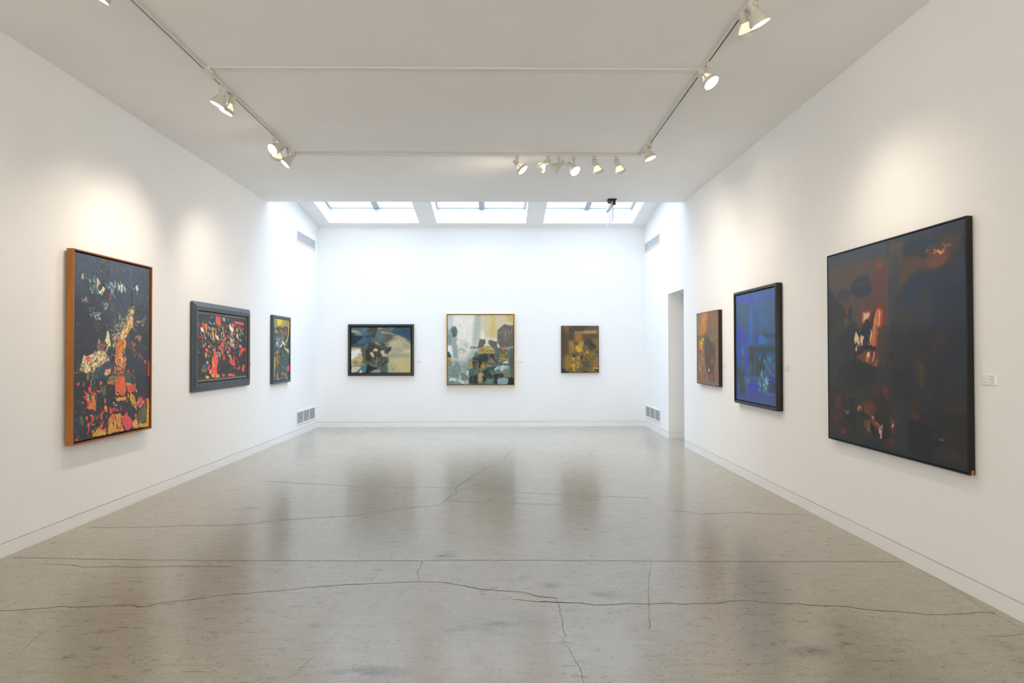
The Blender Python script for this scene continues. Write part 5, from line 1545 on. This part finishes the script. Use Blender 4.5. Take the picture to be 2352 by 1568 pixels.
LAMPC = (1.0, .84, .66)
def child(me, name, root, mtx=None, parent=None):
    o = bpy.data.objects.new(name, me); COL.objects.link(o)
    o.parent = parent or root
    if mtx is not None: o.matrix_local = mtx
    return o
def spotlight(style, at, facept, d, label, power, aim=None, size=70, blend=.85):
    root = empty('track_spotlight', (at[0], at[1], TZ))
    tag(root, label, 'spotlight', 'track spotlights on the ceiling')
    child(ME_ADP, 'adapter', root)
    D = Vector(d).normalized()
    P = Vector(facept) - root.location - D * .155      # rear of the head, in root space
    rot = (-D).to_track_quat('Z', 'Y').to_matrix().to_4x4()
    m4 = Matrix.Translation(P) @ rot
    # stem down from the adapter, then a short arm to the side of the head
    side = Vector((D.y, -D.x, 0)); side = side.normalized() if side.length > .01 else Vector((1, 0, 0))
    H = P + D * .030
    if (H + side * .036).xy.length > (H - side * .036).xy.length: side = -side
    K = H + side * .036          # knuckle beside the socket
    low = Vector((0, 0, min(-.056, K.z)))
    b = MB(); b.tube((0, 0, -.044), low, .0075, 14)
    if (K - low).length > .004: b.tube(low + Vector((0, 0, .003)), K, .0075, 14)
    b.build('stem', M_LAMP, root, smooth=True)
    MB().tube(K - side * .0075, K + side * .010, .0125, 18).build('knob', M_LAMP, root, smooth=True)
    if style == 'bell':
        sh = child(ME_BELL, 'lamp_shade', root, m4)
        child(ME_FACE, 'bulb_lens', root, None, sh)
    else:
        sh = child(ME_SOCK, 'lamp_socket', root, m4)
        child(ME_RING, 'gimbal_ring', root, m4)
        bg = child(ME_BULBG, 'bulb', root, m4)
        child(ME_FACE, 'bulb_lens', root, None, bg)
    L = bpy.data.lights.new('lamp', 'SPOT')
    L.energy = power; L.color = LAMPC; L.spot_size = math.radians(size); L.spot_blend = blend; L.shadow_soft_size = .045
    lo = bpy.data.objects.new('lamp', L); COL.objects.link(lo)
    lo.parent = root
    lp = P + D * .175
    if aim is not None: D2 = (Vector(aim) - root.location - lp).normalized(); rot = (-D2).to_track_quat('Z', 'Y').to_matrix().to_4x4()
    lo.matrix_local = Matrix.Translation(lp) @ rot
    return root
POWER = 64
spotlight('bell', (-2.430, 4.120), (-2.421, 4.116, 3.633), (-0.5, -0.03, -0.86), 'bell-shaped white spotlight on the left track, nearest and cut by the top of the picture', POWER * 0.45, (-3.643, 4.7, 1.6), 84, 1.0)
spotlight('bell', (-2.430, 5.944), (-2.460, 5.937, 3.642), (-0.42, -0.05, -0.9), 'bell-shaped white spotlight on the left track beside the conduit, nearer of the pair', POWER * 0.65, (-3.643, 6.0, 1.6), 84, 1.0)
spotlight('ring', (-2.430, 6.157), (-2.469, 6.147, 3.655), (-0.42, -0.08, -0.9), 'open-ring white spotlight on the left track beside the conduit, further of the pair', POWER * 0.8, (-3.643, 6.9, 1.6), 84, 1.0)
spotlight('bell', (-2.430, 7.334), (-2.421, 7.253, 3.641), (-0.5, -0.62, -0.6), 'bell-shaped white spotlight near the left corner, its bright face turned to the viewer', POWER * 0.7, (-3.643, 6.2, 1.6), 84, 1.0)
spotlight('ring', (-2.430, 7.612), (-2.523, 7.677, 3.673), (-0.45, 0.5, -0.74), 'open-ring white spotlight on the left track behind one facing the viewer', POWER * 0.6, (-3.643, 9.3, 1.5), 84, 1.0)
spotlight('bell', (-2.430, 7.810), (-2.457, 7.777, 3.637), (-0.62, -0.25, -0.74), 'bell-shaped white spotlight on the left track closest to the corner with the back track', POWER * 0.55, (-3.643, 8.6, 1.6), 84, 1.0)
spotlight('ring', (0.194, 8.045), (0.261, 8.019, 3.639), (0.62, -0.2, -0.75), 'open-ring white spotlight tilted right, leftmost on the back track', POWER * 0.8, (2.876, 8.6, 1.2), 110, 1.0)
spotlight('ring', (0.565, 8.045), (0.460, 8.085, 3.673), (-0.7, 0.3, -0.6), 'open-ring white spotlight tilted left, second from the left on the back track', POWER * 0.9, (-3.643, 9.6, 1.4), 110, 1.0)
spotlight('bell', (0.690, 8.045), (0.626, 8.084, 3.662), (-0.8, 0.3, -0.5), 'bell-shaped white spotlight tilted left, third from the left on the back track', POWER * 0.9, (-3.643, 10.6, 1.4), 110, 1.0)
spotlight('bell', (0.865, 8.045), (0.879, 7.980, 3.614), (0.5, -0.5, -0.7), 'bell-shaped white spotlight facing the viewer, fourth from the left on the back track', POWER * 0.6, (2.876, 7.3, 1.4), 110, 1.0)
spotlight('ring', (1.105, 8.045), (1.168, 8.097, 3.636), (0.4, 0.4, -0.82), 'open-ring white spotlight turned away, second from the right on the back track', POWER * 0.7, (2.876, 9.4, 1.5), 110, 1.0)
spotlight('ring', (1.370, 8.045), (1.433, 8.097, 3.636), (0.4, 0.4, -0.82), 'open-ring white spotlight turned away, rightmost on the back track', POWER * 0.7, (2.876, 10.2, 1.5), 110, 1.0)
spotlight('bell', (1.668, 7.554), (1.666, 7.541, 3.641), (0.35, -0.1, -0.93), 'bell-shaped white spotlight on the right track closest to the corner with the back track', POWER * 0.36, (2.876, 7.55, 1.5), 84, 1.0)
spotlight('ring', (1.668, 5.419), (1.674, 5.367, 3.630), (0.45, -0.4, -0.8), 'open-ring white spotlight with round bright face on the right track beside the conduit', POWER * 0.33, (2.876, 4.5, 1.4), 84, 1.0)
spotlight('ring', (1.668, 4.517), (1.679, 4.569, 3.640), (0.45, 0.4, -0.8), 'open-ring white spotlight on the right track partly hidden behind a bell-shaped one', POWER * 0.45, (2.876, 5.6, 1.4), 84, 1.0)
spotlight('bell', (1.668, 4.355), (1.683, 4.362, 3.615), (0.45, 0.05, -0.89), 'bell-shaped white spotlight on the right track, nearest and cut by the top of the picture', POWER * 0.4, (2.876, 5.0, 1.4), 84, 1.0)

# ------------------------------------------------------------------ exit sign hanging from the ceiling edge
ex = empty('exit_sign', (1.735, 10.45, HC))
tag(ex, 'translucent exit sign with pink lettering hanging from the ceiling edge before the skylights', 'sign')
b = MB(); b.box(-.085, .045, -.035, .11, -.020, -.001); b.build('ceiling_plate', M_BLACK, ex, bevel=.004)
b = MB(); b.box(-.085, -.035, -.015, .075, -.058, -.0205); tag(b.build('bracket', mat('dark_grey_plastic', (.06, .06, .065), .5), ex, bevel=.006))
b = MB(); b.tube((.012, -.012, -.0205), (.012, -.012, -.094), .020, 20); b.build('end_cap', M_BLACK, ex, smooth=True)
b = MB(); b.hexa([(-.034, .012, -.095), (.012, .012, -.095), (.012, .575, -.095), (-.034, .575, -.095),
                  (-.034, .030, -.021), (.012, .030, -.021), (.012, .535, -.035), (-.034, .535, -.035)])
b.build('housing', M_GREY, ex, bevel=.004)
pm = mat('clear_acrylic', (.93, .93, .95), .15, .5)
pm.node_tree.nodes['Principled BSDF'].inputs['Transmission Weight'].default_value = .6
pm.node_tree.nodes['Principled BSDF'].inputs['IOR'].default_value = 1.1
b = MB(); b.box(-.012, -.004, .012, .575, -.318, -.0955); b.build('panel', pm, ex)
b = MB(); b.box(-.0125, -.0035, .004, .0115, -.318, -.0955); b.build('panel_edge', mat('acrylic_edge_grey', (.42, .42, .44), .4), ex)
lm = mat('pink_letters', (.95, .50, .60), .5)
lm.node_tree.nodes['Principled BSDF'].inputs['Emission Color'].default_value = (1, .45, .55, 1)
lm.node_tree.nodes['Principled BSDF'].inputs['Emission Strength'].default_value = .35
b = MB()
def bar(a, c, s=.012):      # letter stroke on the face that looks to -x; (u, v): u runs towards the viewer, v up
    (u0, v0), (u1, v1) = a, c
    L_ = math.hypot(u1 - u0, v1 - v0); nx, nz = -(v1 - v0) / L_ * s, (u1 - u0) / L_ * s
    pts = [(u0 + nx, v0 + nz), (u0 - nx, v0 - nz), (u1 - nx, v1 - nz), (u1 + nx, v1 + nz)]
    f = [(-.0126, .50 - u, -.29 + v) for u, v in pts]; g = [(-.0121, .50 - u, -.29 + v) for u, v in pts]
    b.hexa(f + g)
hh = .155
for a, c in (((.012, 0), (.012, hh)), ((.012, hh - .012), (.085, hh - .012)), ((.012, hh / 2), (.075, hh / 2)), ((.012, .012), (.085, .012)),
             ((.115, 0), (.205, hh)), ((.115, hh), (.205, 0)), ((.245, 0), (.245, hh)), ((.32, 0), (.32, hh)), ((.275, hh - .012), (.365, hh - .012))):
    bar(a, c)
b.build('lettering', lm, ex)

# ------------------------------------------------------------------ daylight and lamps
W = bpy.data.worlds.new('overcast_sky'); S.world = W; W.use_nodes = True
bg = W.node_tree.nodes['Background']
# overcast sky: brightest overhead, dimmer towards the horizon
nt = W.node_tree
tc = nt.nodes.new('ShaderNodeTexCoord'); sp = nt.nodes.new('ShaderNodeSeparateXYZ'); mr = nt.nodes.new('ShaderNodeMapRange')
nt.links.new(tc.outputs['Generated'], sp.inputs[0]); nt.links.new(sp.outputs['Z'], mr.inputs['Value'])
mr.interpolation_type = 'SMOOTHSTEP'
mr.inputs['From Min'].default_value = .35; mr.inputs['From Max'].default_value = 1
mr.inputs['To Min'].default_value = .12 * 9.0; mr.inputs['To Max'].default_value = 1.25 * 9.0
bg.inputs[0].default_value = (.82, .915, 1.10, 1); nt.links.new(mr.outputs[0], bg.inputs[1])
for k, (x0, x1) in enumerate(OPEN):
    L = bpy.data.lights.new('skylight_portal', 'AREA'); L.shape = 'RECTANGLE'
    L.size = x1 - x0; L.size_y = OY1 - OY0; L.cycles.is_portal = True
    o = bpy.data.objects.new('skylight_portal', L); COL.objects.link(o)
    ym = (OY0 + OY1) / 2
    o.location = ((x0 + x1) / 2, ym, zslope(ym) + WELL + .05)
    o.rotation_euler = (-math.atan(SL), 0, 0)
L = bpy.data.lights.new('window_portal', 'AREA'); L.shape = 'RECTANGLE'; L.size = 5.1; L.size_y = 2.85; L.cycles.is_portal = True
o = bpy.data.objects.new('window_portal', L); COL.objects.link(o); o.location = (-.35, YF - .3, 1.87); o.rotation_euler = (PI / 2, 0, 0)
# warm fill light added outside the window behind the viewer
L = bpy.data.lights.new('lobby_light', 'AREA'); L.shape = 'RECTANGLE'; L.size = 4.8; L.size_y = 2.6; L.energy = 262; L.color = (1, .885, .74)
o = bpy.data.objects.new('lobby_light', L); COL.objects.link(o); o.location = (-.35, YF - .6, 1.87); o.rotation_euler = (PI / 2, 0, 0)

# ------------------------------------------------------------------ camera and view
cd = bpy.data.cameras.new('camera'); cam = bpy.data.objects.new('camera', cd); COL.objects.link(cam)
cd.sensor_width = 36; cd.lens = 24; cd.clip_start = .05; cd.clip_end = 100
yaw, pitch, roll = .0161, .0144, -.0018
F = Vector((math.sin(yaw) * math.cos(pitch), math.cos(yaw) * math.cos(pitch), math.sin(pitch)))
R = Vector((math.cos(yaw), -math.sin(yaw), 0)); U = R.cross(F)
R2 = R * math.cos(roll) + U * math.sin(roll); U2 = -R * math.sin(roll) + U * math.cos(roll)
m3 = Matrix((R2, U2, -F)).transposed()
cam.matrix_world = Matrix.Translation((0, 0, 1.5)) @ m3.to_4x4()
S.camera = cam
S.view_settings.view_transform = 'Standard'
S.view_settings.look = 'None'
S.view_settings.gamma = 1.0
S.view_settings.use_curve_mapping = False
S.view_settings.exposure = 0.24
S.cycles.use_denoising = True
S.cycles.max_bounces = 14
S.cycles.diffuse_bounces = 8
S.cycles.glossy_bounces = 5
S.cycles.transparent_max_bounces = 12
S.cycles.sample_clamp_indirect = 6
